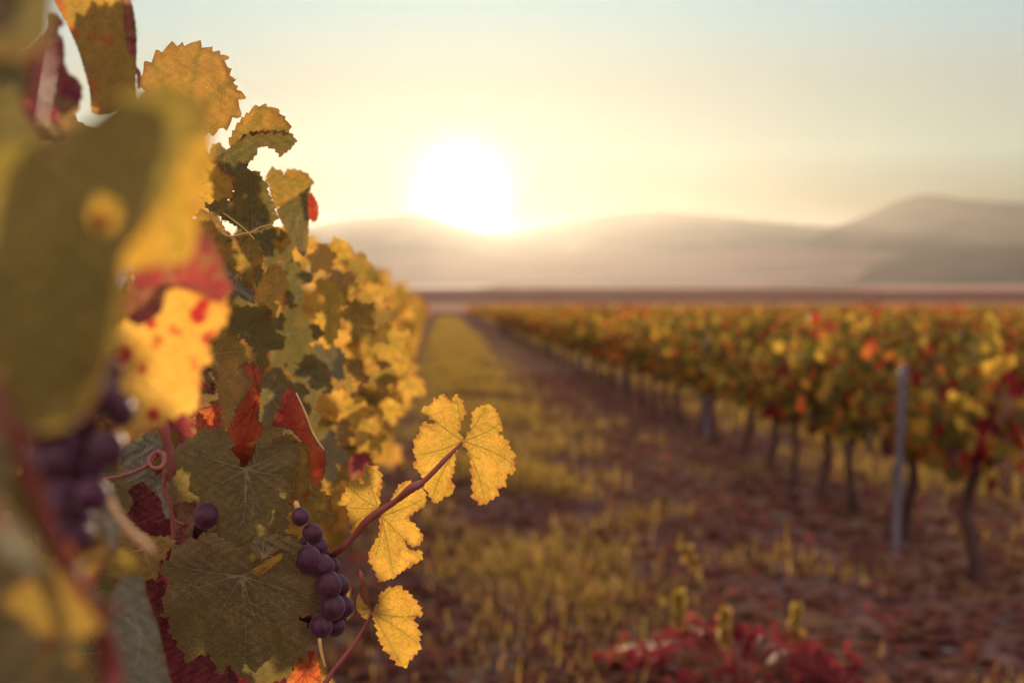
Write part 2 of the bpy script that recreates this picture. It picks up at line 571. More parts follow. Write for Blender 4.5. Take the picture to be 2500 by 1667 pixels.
plough = field_mat('ploughed_soil', (0.12, 0.06, 0.04), (0.17, 0.09, 0.06))
straw = field_mat('straw_stubble', (0.46, 0.28, 0.20), (0.6, 0.38, 0.27))
pale = field_mat('pale_straw', (0.72, 0.55, 0.38), (0.8, 0.62, 0.45))
field('ploughed_field', -600, 900, 131, 540, 0.05, plough)
field('stubble_field', -30, 150, 150, 215, 0.11, field_mat('straw_strip', (0.30, 0.19, 0.11), (0.38, 0.24, 0.15)))
field('stubble_field', 170, 1900, 640, 980, 0.08, straw)
field('stubble_field', -40, 230, 900, 1500, 0.08, straw)
field('pale_field', -115, -20, 760, 1900, 0.25, pale)
field('pale_field', 420, 900, 1500, 2300, 0.3, straw)


def hill(name, sil, D, depth, mat, seed, base=-1.46):
    """a range of hills whose crest follows sil (photo pixels) at distance D"""
    rg = np.random.default_rng(seed)
    sil = np.array(sil, float)
    px = np.linspace(sil[0, 0], sil[-1, 0], 160)
    py = np.interp(px, sil[:, 0], sil[:, 1])
    k = np.ones(5) / 5
    py = np.convolve(np.pad(py, 2, 'edge'), k, 'valid')
    hx = (px - W / 2) / F * D
    hz = CAM[2] + (HORIZON - py) / F * D - base
    tt = np.linspace(-1, 1, 25)
    ph = rg.uniform(0, 6.28, (4, 2))
    V = []
    for t in tt:
        bell = (math.cos(t * math.pi / 2)) ** 1.3 if abs(t) < 1 else 0
        gully = sum(np.sin(hx / D * (14 + 9 * a) + ph[a, 0] + 3 * t * (a + 1)) * 0.05 / (a + 1) for a in range(4)) * (1 - bell)
        z = base - 1 + (hz + 1) * np.clip(bell * (1 + gully), 0, 1)
        V.append(np.stack([hx * (1 + t * depth / D * 0.6), np.full_like(hx, D + t * depth), z], 1))
    V = np.concatenate(V)
    n = len(px)
    i = np.arange(len(tt) - 1)[:, None] * n + np.arange(n - 1)[None, :]
    Fq = np.stack([i, i + 1, i + n + 1, i + n], -1).reshape(-1, 4)
    o = link(name, mesh_arr(name, V, Fq), mat)
    tag(o, kind='structure')
    return o


hm = simple_mat('scrub_hillside', (0.05, 0.045, 0.03), (0.11, 0.09, 0.06), 0.006, 1.0, 0.0, 0.0, 1.0)
hm2 = simple_mat('dry_hillside', (0.12, 0.085, 0.06), (0.24, 0.165, 0.12), 0.008, 1.0, 0.0, 0.0, 1.0, (0.4, 3, 1))
hill('far_hills', [(-700, 640), (0, 590), (500, 560), (760, 556), (830, 538), (915, 530), (1000, 521), (1060, 530), (1120, 553), (1190, 575), (1250, 572), (1330, 556),
                   (1420, 530), (1510, 523), (1600, 516), (1680, 522), (1800, 536), (1920, 548), (2030, 556), (2200, 580), (2600, 640)], 6500, 1500, hm, 1)
hill('mountain', [(1850, 640), (1960, 590), (2030, 556), (2070, 543), (2125, 520), (2190, 490), (2245, 476), (2290, 479), (2350, 490), (2430, 498), (2560, 500), (2800, 540), (3200, 640)], 5000, 1300, hm, 2)
hill('foothills', [(200, 680), (700, 640), (1000, 625), (1200, 632), (1330, 622), (1500, 612), (1600, 618), (1760, 612), (1900, 605), (2050, 612), (2200, 620), (2500, 625), (2900, 670)], 3600, 900, hm2, 3)
hill('dark_hill', [(1950, 688), (2080, 660), (2180, 626), (2300, 608), (2420, 606), (2560, 616), (2800, 660), (2950, 690)], 3100, 420, hm, 4)

# ------------------------------------------------------------------ leaf shapes


def vine_leaf_outline(rg, n=40):
    """five-lobed toothed blade, stalk at the origin, tip towards -v; unit half-size"""
    th = np.linspace(-math.pi * 0.93, math.pi * 0.93, n)
    lobes = [(0, 1.0, .52), (1.0, .90, .44), (-1.0, .90, .44), (2.05, .74, .55), (-2.05, .74, .55)]
    r = np.full(n, 0.60)
    for a, h, w in lobes:
        a2 = a + rg.normal(0, .06)
        r = np.maximum(r, (h + rg.normal(0, .05)) * np.exp(-((th - a2) / w) ** 2 * 0.55))
    r *= 1 + 0.05 * np.where(np.arange(n) % 2 == 0, 1, -1) * rg.uniform(.5, 1.2, n)
    return np.stack([np.sin(th) * r, -np.cos(th) * r], 1)


def leaf_template(rg, n, droop):
    o = vine_leaf_outline(rg, n) * 0.62
    c = np.array([[0, 0.0], [0, -.28]])
    P2 = np.concatenate([[[0, 0]], o])
    r = np.linalg.norm(P2, axis=1)
    a = np.arctan2(P2[:, 0], -P2[:, 1])
    w = -droop * r ** 2 + 0.10 * r * np.sin(3 * a + rg.uniform(0, 6)) - 0.18 * np.abs(P2[:, 0])
    V = np.stack([P2[:, 0], P2[:, 1], w], 1)
    Fc = np.array([(0, i, i + 1) for i in range(1, n)])
    return V, Fc


def scatter_leaves(rg, pos, size, templates, face=None, spread=0.7, tint=None, flat=False):
    """pos (n,3). Leaves hang tip-down with normals round 'face' (or any horizontal way)"""
    n = len(pos)
    if flat:
        nrm = np.stack([rg.normal(0, .25, n), rg.normal(0, .25, n), np.ones(n)], 1)
        a = rg.uniform(0, 6.28, n)
        up = np.stack([np.cos(a), np.sin(a), np.zeros(n)], 1)
    else:
        a = rg.uniform(0, 6.28, n)
        nrm = np.stack([np.cos(a), np.sin(a), rg.normal(0.15, .45, n)], 1)
        if face is not None:
            nrm = nrm * spread + face
        up = np.stack([rg.normal(0, .45, n), rg.normal(0, .45, n), np.ones(n)], 1)
    nrm /= np.linalg.norm(nrm, axis=1)[:, None]
    up -= nrm * (up * nrm).sum(1)[:, None]
    up /= np.linalg.norm(up, axis=1)[:, None]
    rt = np.cross(up, nrm)
    which = rg.integers(0, len(templates), n)
    if tint is None:
        tint = rg.uniform(0, 1, n)
    Vs, Fs, Ts, k = [], [], [], 0
    for j, (tv, tf) in enumerate(templates):
        idx = np.where(which == j)[0]
        if not len(idx):
            continue
        s = size[idx][:, None, None]
        V = pos[idx][:, None, :] + s * (tv[None, :, 0:1] * rt[idx][:, None, :] + tv[None, :, 1:2] * up[idx][:, None, :] + tv[None, :, 2:3] * nrm[idx][:, None, :])
        m = tv.shape[0]
        Fs.append((tf[None] + (np.arange(len(idx)) * m)[:, None, None] + k).reshape(-1, 3))
        Vs.append(V.reshape(-1, 3))
        Ts.append(np.repeat(tint[idx], m))
        k += len(idx) * m
    return np.concatenate(Vs), np.concatenate(Fs), np.concatenate(Ts)


RG = np.random.default_rng(7)
T_MID = [leaf_template(RG, 30, d) for d in (0.1, 0.25, 0.4, -0.15)]
T_LOW = [leaf_template(RG, 13, d) for d in (0.1, 0.3, -0.1)]
T_FAR = [leaf_template(RG, 7, d) for d in (0.15, 0.3)]
T_GROUND = [leaf_template(RG, 11, d) for d in (-0.3, 0.3, 0.6)]

# ------------------------------------------------------------------ vine prototypes (origin on the ground, row along +Y)


def shoots(rg, n_shoot, per, z0, ztop, half_len, half_wid, size, lean=0.18):
    pos, sz = [], []
    for s in range(n_shoot):
        y = rg.uniform(-half_len, half_len)
        x = rg.normal(0, half_wid * .35)
        top = z0 + (ztop - z0) * (rg.uniform(.80, 1.03) if ztop > 1.3 else rg.uniform(.5, 1.22))
        dx, dy = rg.normal(0, half_wid * .75), rg.normal(0, lean)
        for t in np.linspace(0.0, 1, per):
            z = z0 + (top - z0) * t - rg.uniform(0, .04)
            bend = t ** 1.5
            droop = 0.16 * max(0, t - .75) * abs(dx) * 6
            pos.append((x + dx * bend + rg.normal(0, .06), y + dy * bend + rg.normal(0, .07), z - droop + rg.normal(0, .03)))
            sz.append(size * rg.uniform(.6, 1.15) * (1 - .3 * t))
    return np.array(pos), np.array(sz)


def trunk_mesh(rg, h, r, fork, half):
    """old vine stem with two short arms"""
    parts = []
    if fork:
        for s in (-1, 1):
            parts.append(tube([(s * .01, s * .02, -.08), (s * .015, s * .035, h * .25), (rg.normal(0, .02), s * .12, h * .65), (rg.normal(0, .02), s * .10, h)],
                              [r * 1.5, r, r * .8, r * .7], 9, 5, .10, int(rg.integers(1e6))))
    else:
        a, b = rg.normal(0, .06, 2)
        parts.append(tube([(0, 0, -.08), (a * .4, b * .3, h * .2), (a, b, h * .6), (a * .4, b * .2, h)],
                          [r * 1.7, r * 1.05, r * .85, r * .95], 9, 5, .10, int(rg.integers(1e6))))
    for s in (-1, 1):
        parts.append(tube([(0, 0, h - .02), (0, s * half * .35, h + .05), (rg.normal(0, .02), s * half * .95, h + .06)], [r * .8, r * .6, r * .4], 8, 4, .08, int(rg.integers(1e6))))
    V, Fq = join(parts)
    return mesh_arr('trunk', V, Fq)


def bunch_mesh(rg, n=22, r=.0085, L=.13):
    parts = []
    for i in range(n):
        t = i / n
        a = i * 2.4
        rr = .032 * (1 - .75 * t)
        parts.append(sphere((math.cos(a) * rr, math.sin(a) * rr, -t * L - .02), r, 7, 5))
    parts.append(tube([(0, 0, .03), (0, 0, -.03), (0, 0, -L)], [.002, .002, .001], 5, 2))
    V, Fq = join(parts)
    return mesh_arr('grape_bunch', V, Fq)


BUNCHES = [bunch_mesh(np.random.default_rng(s)) for s in (1, 2)]


def make_vine(seed, z0, ztop, h, nsh, per, size, wid, templ, mat, fork=False, face=None, bunches=2):
    rg = np.random.default_rng(seed)
    half = .47 if mat is M['foliage_gold'] else .34
    root = empty('grapevine', (0, 0, -500))
    link('trunk', trunk_mesh(rg, h, .024 + .008 * rg.random(), fork, half), M['bark'], root)
    pos, sz = shoots(rg, nsh, per, z0, ztop, half, wid, size)
    V, Fc, T = scatter_leaves(rg, pos, sz, templ, face=face)
    link('foliage', mesh_arr('foliage', V, Fc, {'tint': T}), mat, root)
    for b in range(bunches):
        o = link('grape_bunch', BUNCHES[b % 2], M['grape'], root)
        o.location = (rg.uniform(-.12, .12), rg.uniform(-.4, .4), h + rg.uniform(.0, .12))
    return root


def copy_tree(o):
    c = o.copy()
    COL.objects.link(c)
    for ch in o.children:
        d = ch.copy()
        COL.objects.link(d)
        d.parent = c
    return c


ROWDX_LEFT = (1042 - W / 2) / F
ROWDX = (1085 - W / 2) / F          # the rows run towards this bearing
LEFT_PROTO = [make_vine(20 + s, .50, 1.37, .55, 42, 15, .125, .145, T_MID, M['foliage_gold'], face=np.array([.5, -.25, 0])) for s in range(3)]
RIGHT_PROTO = [make_vine(40 + s, .52, 1.12, .50, 18, 12, .115, .19, T_LOW, M['foliage'], fork=(s == 1), bunches=3) for s in range(5)]


def row_point(x0, y):
    x = x0 + (ROWDX_LEFT if x0 < 0 else ROWDX) * y
    return (x, y, float(gz(x, y)))


rnd = random.Random(3)
used = set()


def place(protos, k, x0, y, label, group, rz=None, sc=None):
    p = protos[k]
    o = p if id(p) not in used else copy_tree(p)
    used.add(id(p))
    o.location = row_point(x0 + rnd.uniform(-.03, .03), y)
    o.rotation_euler = (0, 0, rz if rz is not None else rnd.choice((0, math.pi)) + rnd.uniform(-.1, .1))
    s = sc if sc else rnd.uniform(.94, 1.06)
    o.scale = (s, s, s * rnd.uniform(.95, 1.05))
    tag(o, label, 'grapevine', group)
    return o


LEFT_X = -.46
n_vines = 2
y = 2.15
first = True
while y < 46:
    if first:
        lab = 'golden grapevine next behind the in-focus vine in the tall left row'
    elif y < 5:
        lab = 'golden blurred grapevine of the tall left row, %s behind the in-focus vine' % {3: 'second', 4: 'third'}.get(int(y + .05), 'second')
    elif y < 18:
        lab = 'golden grapevine of the tall left row where its top slopes down toward the sun'
    else:
        lab = 'tiny golden grapevine at the hazy far end of the tall left row'
    place(LEFT_PROTO, n_vines % 3, LEFT_X, y, lab, 'grapevines of the left row', rz=rnd.uniform(-.12, .12))
    first = False
    n_vines += 1
    y += .95

RIGHT_X = 2.42
right_labels = ['grapevine with thick leaning trunk at the right edge, nearest of the right row',
                'grapevine with forked double trunk just left of the grey metal post',
                'slim-trunked grapevine next to the left of the fork-trunked vine',
                'grapevine second to the left of the fork-trunked vine in the right row',
                'grapevine third to the left of the fork-trunked vine in the right row']
right_y = [6.35, 7.5, 8.35, 9.15, 9.75]
yy = 10.7
while yy < 62:
    right_y.append(yy)
    yy += .92
for i, y in enumerate(right_y):
    k = (2, 1, 0, 3, 4)[i] if i < 5 else rnd.choice((0, 2, 3, 4))
    lab = right_labels[i] if i < 5 else ('red and yellow grapevine with bare trunk in the middle of the right row' if y < 22 else 'small blurred grapevine far along the right row')
    place(RIGHT_PROTO, k, RIGHT_X, y, lab, 'grapevines of the right row', sc=1.0 if i < 5 else None, rz=0 if i < 5 else None)
    n_vines += 1
cand = []
for r in range(2, 14):
    x0 = RIGHT_X + 2.84 * (r - 1)
    y = x0 / (.37 - ROWDX) - .8
    while y < 70:
        cand.append((y, x0, r))
        y += .95
cand.sort()
take = cand[:max(0, 298 - n_vines)]
for y, x0, r in take:
    place(RIGHT_PROTO, rnd.choice((0, 2, 3, 4, 1)), x0, y, 'autumn grapevine in the vineyard rows beyond the right row', 'grapevines of the rows beyond')
ymax = take[-1][0]

# the rest of the vineyard, too far to count
rg = np.random.default_rng(99)
pos, sz = [], []
for r in range(-2, 40):
    x0 = LEFT_X + 2.86 * r
    ys_ = np.arange(max(46 if r == 0 else 62 if r == 1 else ymax, x0 / (.38 - ROWDX) - 1, 30), 128, .95)
    for y in ys_:
        n = 34 if y < 80 else 20
        x = x0 + (ROWDX_LEFT if x0 < 0 else ROWDX) * y
        q = np.stack([x + rg.normal(0, .16, n), y + rg.uniform(-.5, .5, n), gz(0, y) + rg.uniform(.5, 1.14, n)], 1)
        pos.append(q)
        sz.append(rg.uniform(.14, .24, n))
pos, sz = np.concatenate(pos), np.concatenate(sz)
V, Fc, T = scatter_leaves(rg, pos, sz, T_FAR, tint=rg.uniform(0, .95, len(pos)))
o = link('distant_grapevines', mesh_arr('distant_grapevines', V, Fc, {'tint': T}), M['foliage'])
tag(o, 'golden mass of distant vineyard rows below the hills', 'vineyard', kind='stuff')

# ------------------------------------------------------------------ trellis posts
def make_post():
    root = empty('trellis_post', (0, 0, 0))
    # open steel profile: a bent strip, hollow at the back
    prof = 0.78 * np.array([(-.024, .016), (-.024, -.016), (.024, -.016), (.024, .016), (.019, .016), (.019, -.011), (-.019, -.011), (-.019, .016)])
    zs = np.linspace(-.25, .93, 14)
    V = np.concatenate([np.column_stack([prof, np.full(8, z)]) for z in zs])
    Fq = [(i * 8 + j, i * 8 + (j + 1) % 8, (i + 1) * 8 + (j + 1) % 8, (i + 1) * 8 + j) for i in range(13) for j in range(8)]
    link('shaft', mesh_arr('shaft', V, np.array(Fq), smooth=False), M['metal'], root)
    Vc, Fcq = join([sphere((0, 0, .93), .03, 8, 4, (1, .7, .3))])
    link('cap', mesh_arr('cap', Vc, Fcq), M['metal'], root)
    for z in (.35, .5, .65, .85):
        hv, hf = tube([(-.024, -.016, z), (-.034, -.026, z + .006), (-.024, -.03, z + .016)], [.003] * 3, 5, 3)
        link('hook', mesh_arr('hook', hv, hf), M['metal'], root)
    return root


post0 = make_post()
for i, (x0, y) in enumerate([(RIGHT_X - .14, 7.15), (RIGHT_X, 13.1), (RIGHT_X, 19.2), (RIGHT_X, 25.2), (RIGHT_X + 2.84, 16.2), (RIGHT_X + 2.84, 22.2)]):
    o = post0 if i == 0 else copy_tree(post0)
    o.location = row_point(x0, y)
    o.rotation_euler = (0, R_(2.0) if i == 0 else rnd.uniform(-.03, .03), rnd.uniform(-.2, .2))
    tag(o, ['slim grey metal trellis post standing clear beside the fork-trunked vine',
            'blurred grey metal post among the trunks midway along the right row',
            'small grey metal post further along the right row behind the midway post',
            'faint metal post far along the right row toward the sun',
            'grey metal post in the second row, seen under the leaves of the right row',
            'far grey metal post in the second row behind the right row'][i], 'post', 'metal trellis posts')

# ------------------------------------------------------------------ ground cover
rg = np.random.default_rng(5)


def blades(n, xy, h, w, rg):
    a = rg.uniform(0, 6.28, n)
    lean = rg.uniform(.1, .6, n)
    dirv = np.stack([np.cos(a), np.sin(a)], 1)
    side = np.stack([-dirv[:, 1], dirv[:, 0]], 1)
    z = gz(xy[:, 0], xy[:, 1])
    rows = []
    for t, ww in ((0, 1.0), (.5, .75), (1.0, .12)):
        c = xy + dirv * (lean * h * t ** 2)[:, None]
        zz = z + h * t * (1 - .25 * lean * t)
        for s in (-1, 1):
            rows.append(np.column_stack([c + side * (s * w * ww * .5)[:, None], zz]))
    V = np.stack(rows, 1)
    Fq = np.array([(0, 1, 3, 2), (2, 3, 5, 4)])
    Fc = (Fq[None] + (np.arange(n) * 6)[:, None, None]).reshape(-1, 4)
    return V.reshape(-1, 3), Fc


def alley(n, x_mid, spread, y0, y1, rg, power=1.6):
    t = rg.uniform(0, 1, n) ** power
    y = y0 + (y1 - y0) * t
    x = x_mid + ROWDX * y + rg.normal(0, spread, n)
    return np.stack([x, y], 1)


def clumped(xy, rg, scale=1.4, thr=.0):
    f = np.sin(xy[:, 0] * 2.3 * scale + np.sin(xy[:, 1] * 1.1 * scale) * 2) + np.sin(xy[:, 1] * 1.7 * scale + 1.3 * np.sin(xy[:, 0] * 1.9 * scale))
    return xy[f + rg.normal(0, .5, len(xy)) > thr]


xy = clumped(alley(42000, .40, .36, 4.6, 60, rg, 1.2), rg, 1.2, .25)
xy2 = clumped(alley(13000, 1.0, .8, 3.4, 16, rg), rg, 1.9, 1.15)
xy3 = clumped(alley(60000, 3.9, .55, 5, 70, rg, 1.2), rg, 1.2, -.2)
xy4 = clumped(alley(45000, .30, .36, 13, 128, rg, 1.1), rg, .8, -.4)
xy = np.concatenate([xy, xy2, xy3, xy4])
n = len(xy)
h = rg.uniform(.025, .11, n) * (1 + .5 * (xy[:, 1] > 9)) * (1 + .8 * (rg.random(n) > .95))
V, Fc = blades(n, xy, h, rg.uniform(.003, .007, n) * (1 + xy[:, 1] / 18), rg)
o = link('grass', mesh_arr('grass', V, Fc, {'tint': np.repeat(np.clip(rg.normal(.5, .22, n), 0, 1), 6)}), M['grass'])
tag(o, 'yellowing grass and weeds along the middle of the alley', 'grass', kind='stuff')

n = 21000
xy = np.stack([rg.uniform(-.9, 8, n), 3.4 + 22 * rg.uniform(0, 1, n) ** 1.7], 1)
pos = np.column_stack([xy, gz(xy[:, 0], xy[:, 1]) + rg.uniform(.008, .035, n)])
V, Fc, T = scatter_leaves(rg, pos, rg.uniform(.05, .11, n), T_GROUND, flat=True)
o = link('fallen_leaves', mesh_arr('fallen_leaves', V, Fc, {'tint': T}), M['litter'])
tag(o, 'red and brown fallen vine leaves littering the soil', 'fallen leaves', kind='stuff')

parts = []
for i in range(1500):
    x, y = rg.uniform(-.8, 6), 3.5 + 14 * rg.random() ** 1.7
    r = rg.uniform(.008, .03)
    V, Fq = sphere((0, 0, 0), r, 6, 4, (1, rg.uniform(.6, 1), rg.uniform(.4, .7)))
    V = V * (1 + .15 * rg.standard_normal((len(V), 1))) + np.array([x, y, float(gz(x, y)) + r * .3])
    parts.append((V, Fq))
V, Fq = join(parts)
o = link('stones', mesh_arr('stones', V, Fq, smooth=False), M['stone'])
tag(o, 'small grey stones scattered over the alley soil', 'stones', kind='stuff')

# low red-leaved plant at the foot of the frame
base = P(1790, 1660, 4.7)
bx, by = base[0], base[1]
root = empty('red_creeper', (bx, by, float(gz(bx, by))))
tag(root, 'low mound of crimson-leaved creeper on the bare soil, low in the frame', 'creeper')
parts, pos = [], []
for i in range(30):
    a = rg.uniform(0, 6.28)
    L = rg.uniform(.25, .5)
    top = rg.uniform(.06, .13)
    pts = [(0.04 * math.cos(a), .04 * math.sin(a), -.01), (math.cos(a) * L * .4, math.sin(a) * L * .4, top), (math.cos(a) * L * .8, math.sin(a) * L * .8, top * .8), (math.cos(a) * L, math.sin(a) * L, .03)]
    parts.append(tube(pts, [.003, .0025, .002, .001], 5, 5))
    c, _ = smooth_path(pts, 1, 9)
    for q in c[13:]:
        pos.append(q + rg.normal(0, .022, 3))
V, Fq = join(parts)
link('stems', mesh_arr('stems', V, Fq), M['cane'], root)
pos = np.array(pos)
V, Fc, T = scatter_leaves(rg, pos, rg.uniform(.025, .05, len(pos)), T_LOW, tint=rg.uniform(0, .9, len(pos)))
link('foliage', mesh_arr('foliage', V, Fc, {'tint': T}), M['redplant'], root)

# a few tall dry stalks standing up from the weeds
for (px, py0, py1, d, lab) in [(1655, 1600, 1440, 4.9, 'tall yellow seed stalk rising before the red creeper'), (1945, 1640, 1480, 4.9, 'pale dry grass stalk standing in the red creeper'),
                               (1770, 1640, 1480, 4.75, 'short ochre seed stalk between two taller ones at the red creeper'), (1730, 1440, 1330, 6.0, 'leaning dry stem lying over the weeds of the alley')]:
    a, b = P(px, py0, d), P(px + (0 if d < 5.5 else -60), py1, d)
    root = empty('seed_stalk', a)
    tag(root, lab, 'weed', 'dry stalks')
    v = b - a
    V, Fq = tube([(0, 0, -.12), v * .5 + (.01, 0, 0), v], [.004, .003, .002], 6, 5)
    link('stem', mesh_arr('stem', V, Fq), M['pale'], root)
    hp = np.array([v * t + rg.normal(0, .008, 3) for t in np.linspace(.45, 1.0, 46)])
    V, Fc, T = scatter_leaves(rg, hp, np.full(46, .03), T_FAR, tint=rg.uniform(.5, .9, 46))
    link('seed_head', mesh_arr('seed_head', V, Fc, {'tint': T}), M['grass'], root)

# ------------------------------------------------------------------ the two vines close to the camera
def Z1(*p): return [(x / 2.613, y / 2.613) for x, y in p]
def Z2(*p): return [(x / 2.613, 550 + y / 2.613) for x, y in p]
def Z3(*p): return [(x / 2.613, 1067 + y / 2.613) for x, y in p]
def Z4(*p): return [(650 + x / 1.9186, 850 + y / 1.9186) for x, y in p]
def ZA(*p): return [(x * 1.063, y * 1.063) for x, y in p]


def pip(pts, poly):
    """points in polygon"""
    x, y = pts[:, 0], pts[:, 1]
    c = np.zeros(len(pts), bool)
    a, b = poly, np.roll(poly, -1, 0)
    for (x0, y0), (x1, y1) in zip(a, b):
        if y0 == y1:
            continue
        h = ((y0 > y) != (y1 > y)) & (x < (x1 - x0) * (y - y0) / (y1 - y0) + x0)
        c ^= h
    return c


def seg_dist(p, a, b):
    ab = b - a
    t = np.clip(((p - a) @ ab) / (ab @ ab + 1e-9), 0, 1)
    return np.linalg.norm(p - (a + t[:, None] * ab), axis=1)


def toothed(poly, step, amp, rg):
    """resample a closed outline and cut saw teeth into it"""
    poly = np.asarray(poly, float)
    area = 0.5 * np.sum(poly[:, 0] * np.roll(poly[:, 1], -1) - np.roll(poly[:, 0], -1) * poly[:, 1])
    if area < 0:
        poly = poly[::-1]
    n = len(poly)
    # Catmull-Rom, slightly smoothed
    pts = []
    for i in range(n):
        p0, p1, p2, p3 = poly[i - 1], poly[i], poly[(i + 1) % n], poly[(i + 2) % n]
        m = max(2, int(np.linalg.norm(p2 - p1) / 3))
        for t in np.linspace(0, 1, m, endpoint=False):
            cr = 0.5 * (2 * p1 + (p2 - p0) * t + (2 * p0 - 5 * p1 + 4 * p2 - p3) * t * t + (3 * p1 - p0 - 3 * p2 + p3) * t ** 3)
            pts.append(.6 * cr + .4 * (p1 + (p2 - p1) * t))
    pts = np.array(pts)
    seg = np.linalg.norm(np.roll(pts, -1, 0) - pts, axis=1)
    s = np.concatenate([[0], np.cumsum(seg)])
    L = s[-1]
    pc = np.concatenate([pts, pts[:1]])
    at = lambda q: np.array([np.interp(q % L, s, pc[:, 0]), np.interp(q % L, s, pc[:, 1])])
    out_, q = [], 0.0
    while q < L - step * .5:
        st = step * rg.uniform(.55, 1.6)
        st = min(st, L - q)
        for f, k in ((0.0, -.25), (.35, .25), (.68, .8), (.8, 1.0), (.9, .45)):
            c = at(q + st * f)
            tg = at(q + st * f + 2) - at(q + st * f - 2)
            tg /= np.linalg.norm(tg) + 1e-9
            nrm = np.array([tg[1], -tg[0]])
            out_.append(c + nrm * amp * k * (st / step) * rg.uniform(.8, 1.2))
        q += st
    return np.array(out_)


LEAF_N = [0]


def leaf(parent, outline, d, mat, attach=None, tips=None, teeth=(19, 6), tilt=None, curl=None, fold=None, hole=None, label=None, seed=None, ripple=.05, res=44):
    LEAF_N[0] += 1
    rg = np.random.default_rng(1000 + LEAF_N[0] if seed is None else seed)
    outline = np.asarray(outline, float)
    c0 = outline.mean(0)
    R = np.sqrt(((outline - c0) ** 2).sum(1)).max()
    attach = c0 if attach is None else np.asarray(attach, float)
    if teeth:
        poly = toothed(outline, teeth[0], teeth[1], rg)
    else:
        poly = toothed(outline, 14, 1.2, rg)
    lo, hi = poly.min(0), poly.max(0)
    step = (hi - lo).max() / res
    gx, gy = np.meshgrid(np.arange(lo[0], hi[0], step), np.arange(lo[1], hi[1], step * .87))
    gx = gx + (np.arange(gx.shape[0]) % 2)[:, None] * step * .5
    g = np.stack([gx.ravel(), gy.ravel()], 1) + rg.normal(0, step * .08, (gx.size, 2))
    g = g[pip(g, poly)]
    dist = np.full(len(g), 1e9)
    pn = np.roll(poly, -1, 0)
    for a, b in zip(poly, pn):
        dist = np.minimum(dist, seg_dist(g, a, b))
    g = g[dist > step * .45]
    allp = np.concatenate([poly, g])
    # veins
    if tips is None:
        rel = poly - attach
        rr = np.linalg.norm(rel, axis=1)
        order = np.argsort(-rr)
        tips = []
        for i in order:
            a = math.atan2(rel[i, 1], rel[i, 0])
            if all(abs((a - math.atan2(t[1] - attach[1], t[0] - attach[0]) + math.pi) % (2 * math.pi) - math.pi) > .55 for t in tips):
                tips.append(tuple(poly[i]))
            if len(tips) == 5 or rr[i] < R * .35:
                break
    main, sec = [], []
    for t in tips:
        t = np.asarray(t, float)
        v = (t - attach) * .95
        nrm = np.array([-v[1], v[0]])
        bend = rg.normal(0, .06)
        pl = [attach + v * s + nrm * bend * math.sin(s * 2.4) for s in np.linspace(0, 1, 9)]
        main += list(zip(pl[:-1], pl[1:]))
        Lv = np.linalg.norm(v)
        for s in np.arange(.22, .95, max(.10, 24 / max(Lv, 1))):
            for sg in (-1, 1):
                i = min(7, int(s * 8))
                p0 = pl[i] + (pl[i + 1] - pl[i]) * (s * 8 - i)
                dv = v / Lv * .72 + sg * nrm / np.linalg.norm(nrm) * .7
                ln = Lv * .42 * (1 - s * .6) * rg.uniform(.8, 1.1)
                p1 = p0 + dv * ln * .5
                p2 = p1 + (dv * .8 + v / Lv * .35) * ln * .5
                sec += [(p0, p1), (p1, p2)]
    n = len(poly)
    vp, ve = [], []
    for a, b in main + (sec if res >= 40 else []):
        q = np.array([a, b])
        if pip(q, poly).all():
            m = max(1, int(np.linalg.norm(b - a) / (step * 1.2)))
            c = [a + (b - a) * t for t in np.linspace(0, 1, m + 1)]
            ve += [(len(allp) + len(vp) + t, len(allp) + len(vp) + t + 1) for t in range(m)]
            vp += c
    if vp:
        vpa = np.array(vp)
        gi = allp[n:]
        if len(gi):
            keep = np.ones(len(gi), bool)
            for q in vpa:
                keep &= ((gi - q) ** 2).sum(1) > (step * .4) ** 2
            ve = [(a - (~keep).sum(), b - (~keep).sum()) for a, b in ve]
            allp = np.concatenate([allp[:n], gi[keep]])
        allp = np.concatenate([allp, vpa])
    cv, ce, cf, *_ = delaunay_2d_cdt([Vector(p) for p in allp], ve, [list(range(n))], 1, 1e-3)
    P2 = np.array([(v.x, v.y) for v in cv])
    Fc = np.array([f for f in cf if len(f) == 3], int)
    if hole is not None:
        hp = np.asarray(hole, float)
        Fc = Fc[~pip(P2[Fc].mean(1), hp)]
        keep = np.unique(Fc)
        mp = -np.ones(len(P2), int)
        mp[keep] = np.arange(len(keep))
        P2, Fc = P2[keep], mp[Fc]
    ed = np.full(len(P2), 1e9)
    for a, b in zip(poly, np.roll(poly, -1, 0)):
        ed = np.minimum(ed, seg_dist(P2, a, b))
    m2px = d / F
    vd = np.full(len(P2), 1e9)
    for a, b in main:
        vd = np.minimum(vd, seg_dist(P2, a, b))
    vs = np.full(len(P2), 1e9)
    for a, b in sec:
        vs = np.minimum(vs, seg_dist(P2, a, b))
    rel = P2 - attach
    # veins thin out away from the stalk
    thin = 1 + 1.8 * np.linalg.norm(rel, axis=1) / R
    u, v = rel[:, 0] * m2px, rel[:, 1] * m2px
    Rm = R * m2px
    r = np.hypot(u, v)
    th = np.arctan2(v, u)
    if tilt is None:
        tilt = (rg.normal(0, .28), rg.normal(0, .28))
    if curl is None:
        curl = rg.normal(0.0, .22)
    off = tilt[0] * u + tilt[1] * v + curl * r ** 2 / Rm
    k1, k2 = rg.integers(3, 6), rg.integers(7, 11)
    off = off + ripple * Rm * (r / Rm) ** 1.6 * (np.sin(k1 * th + rg.uniform(0, 6)) + .45 * np.sin(k2 * th + rg.uniform(0, 6)))
    mnv = np.minimum(vd, vs * 1.3 + 2) * m2px
    off = off - .24 * np.minimum(mnv, .006) + .0040 * np.sin(u * 520 + 2 * np.sin(v * 330)) * np.sin(v * 470) * .35
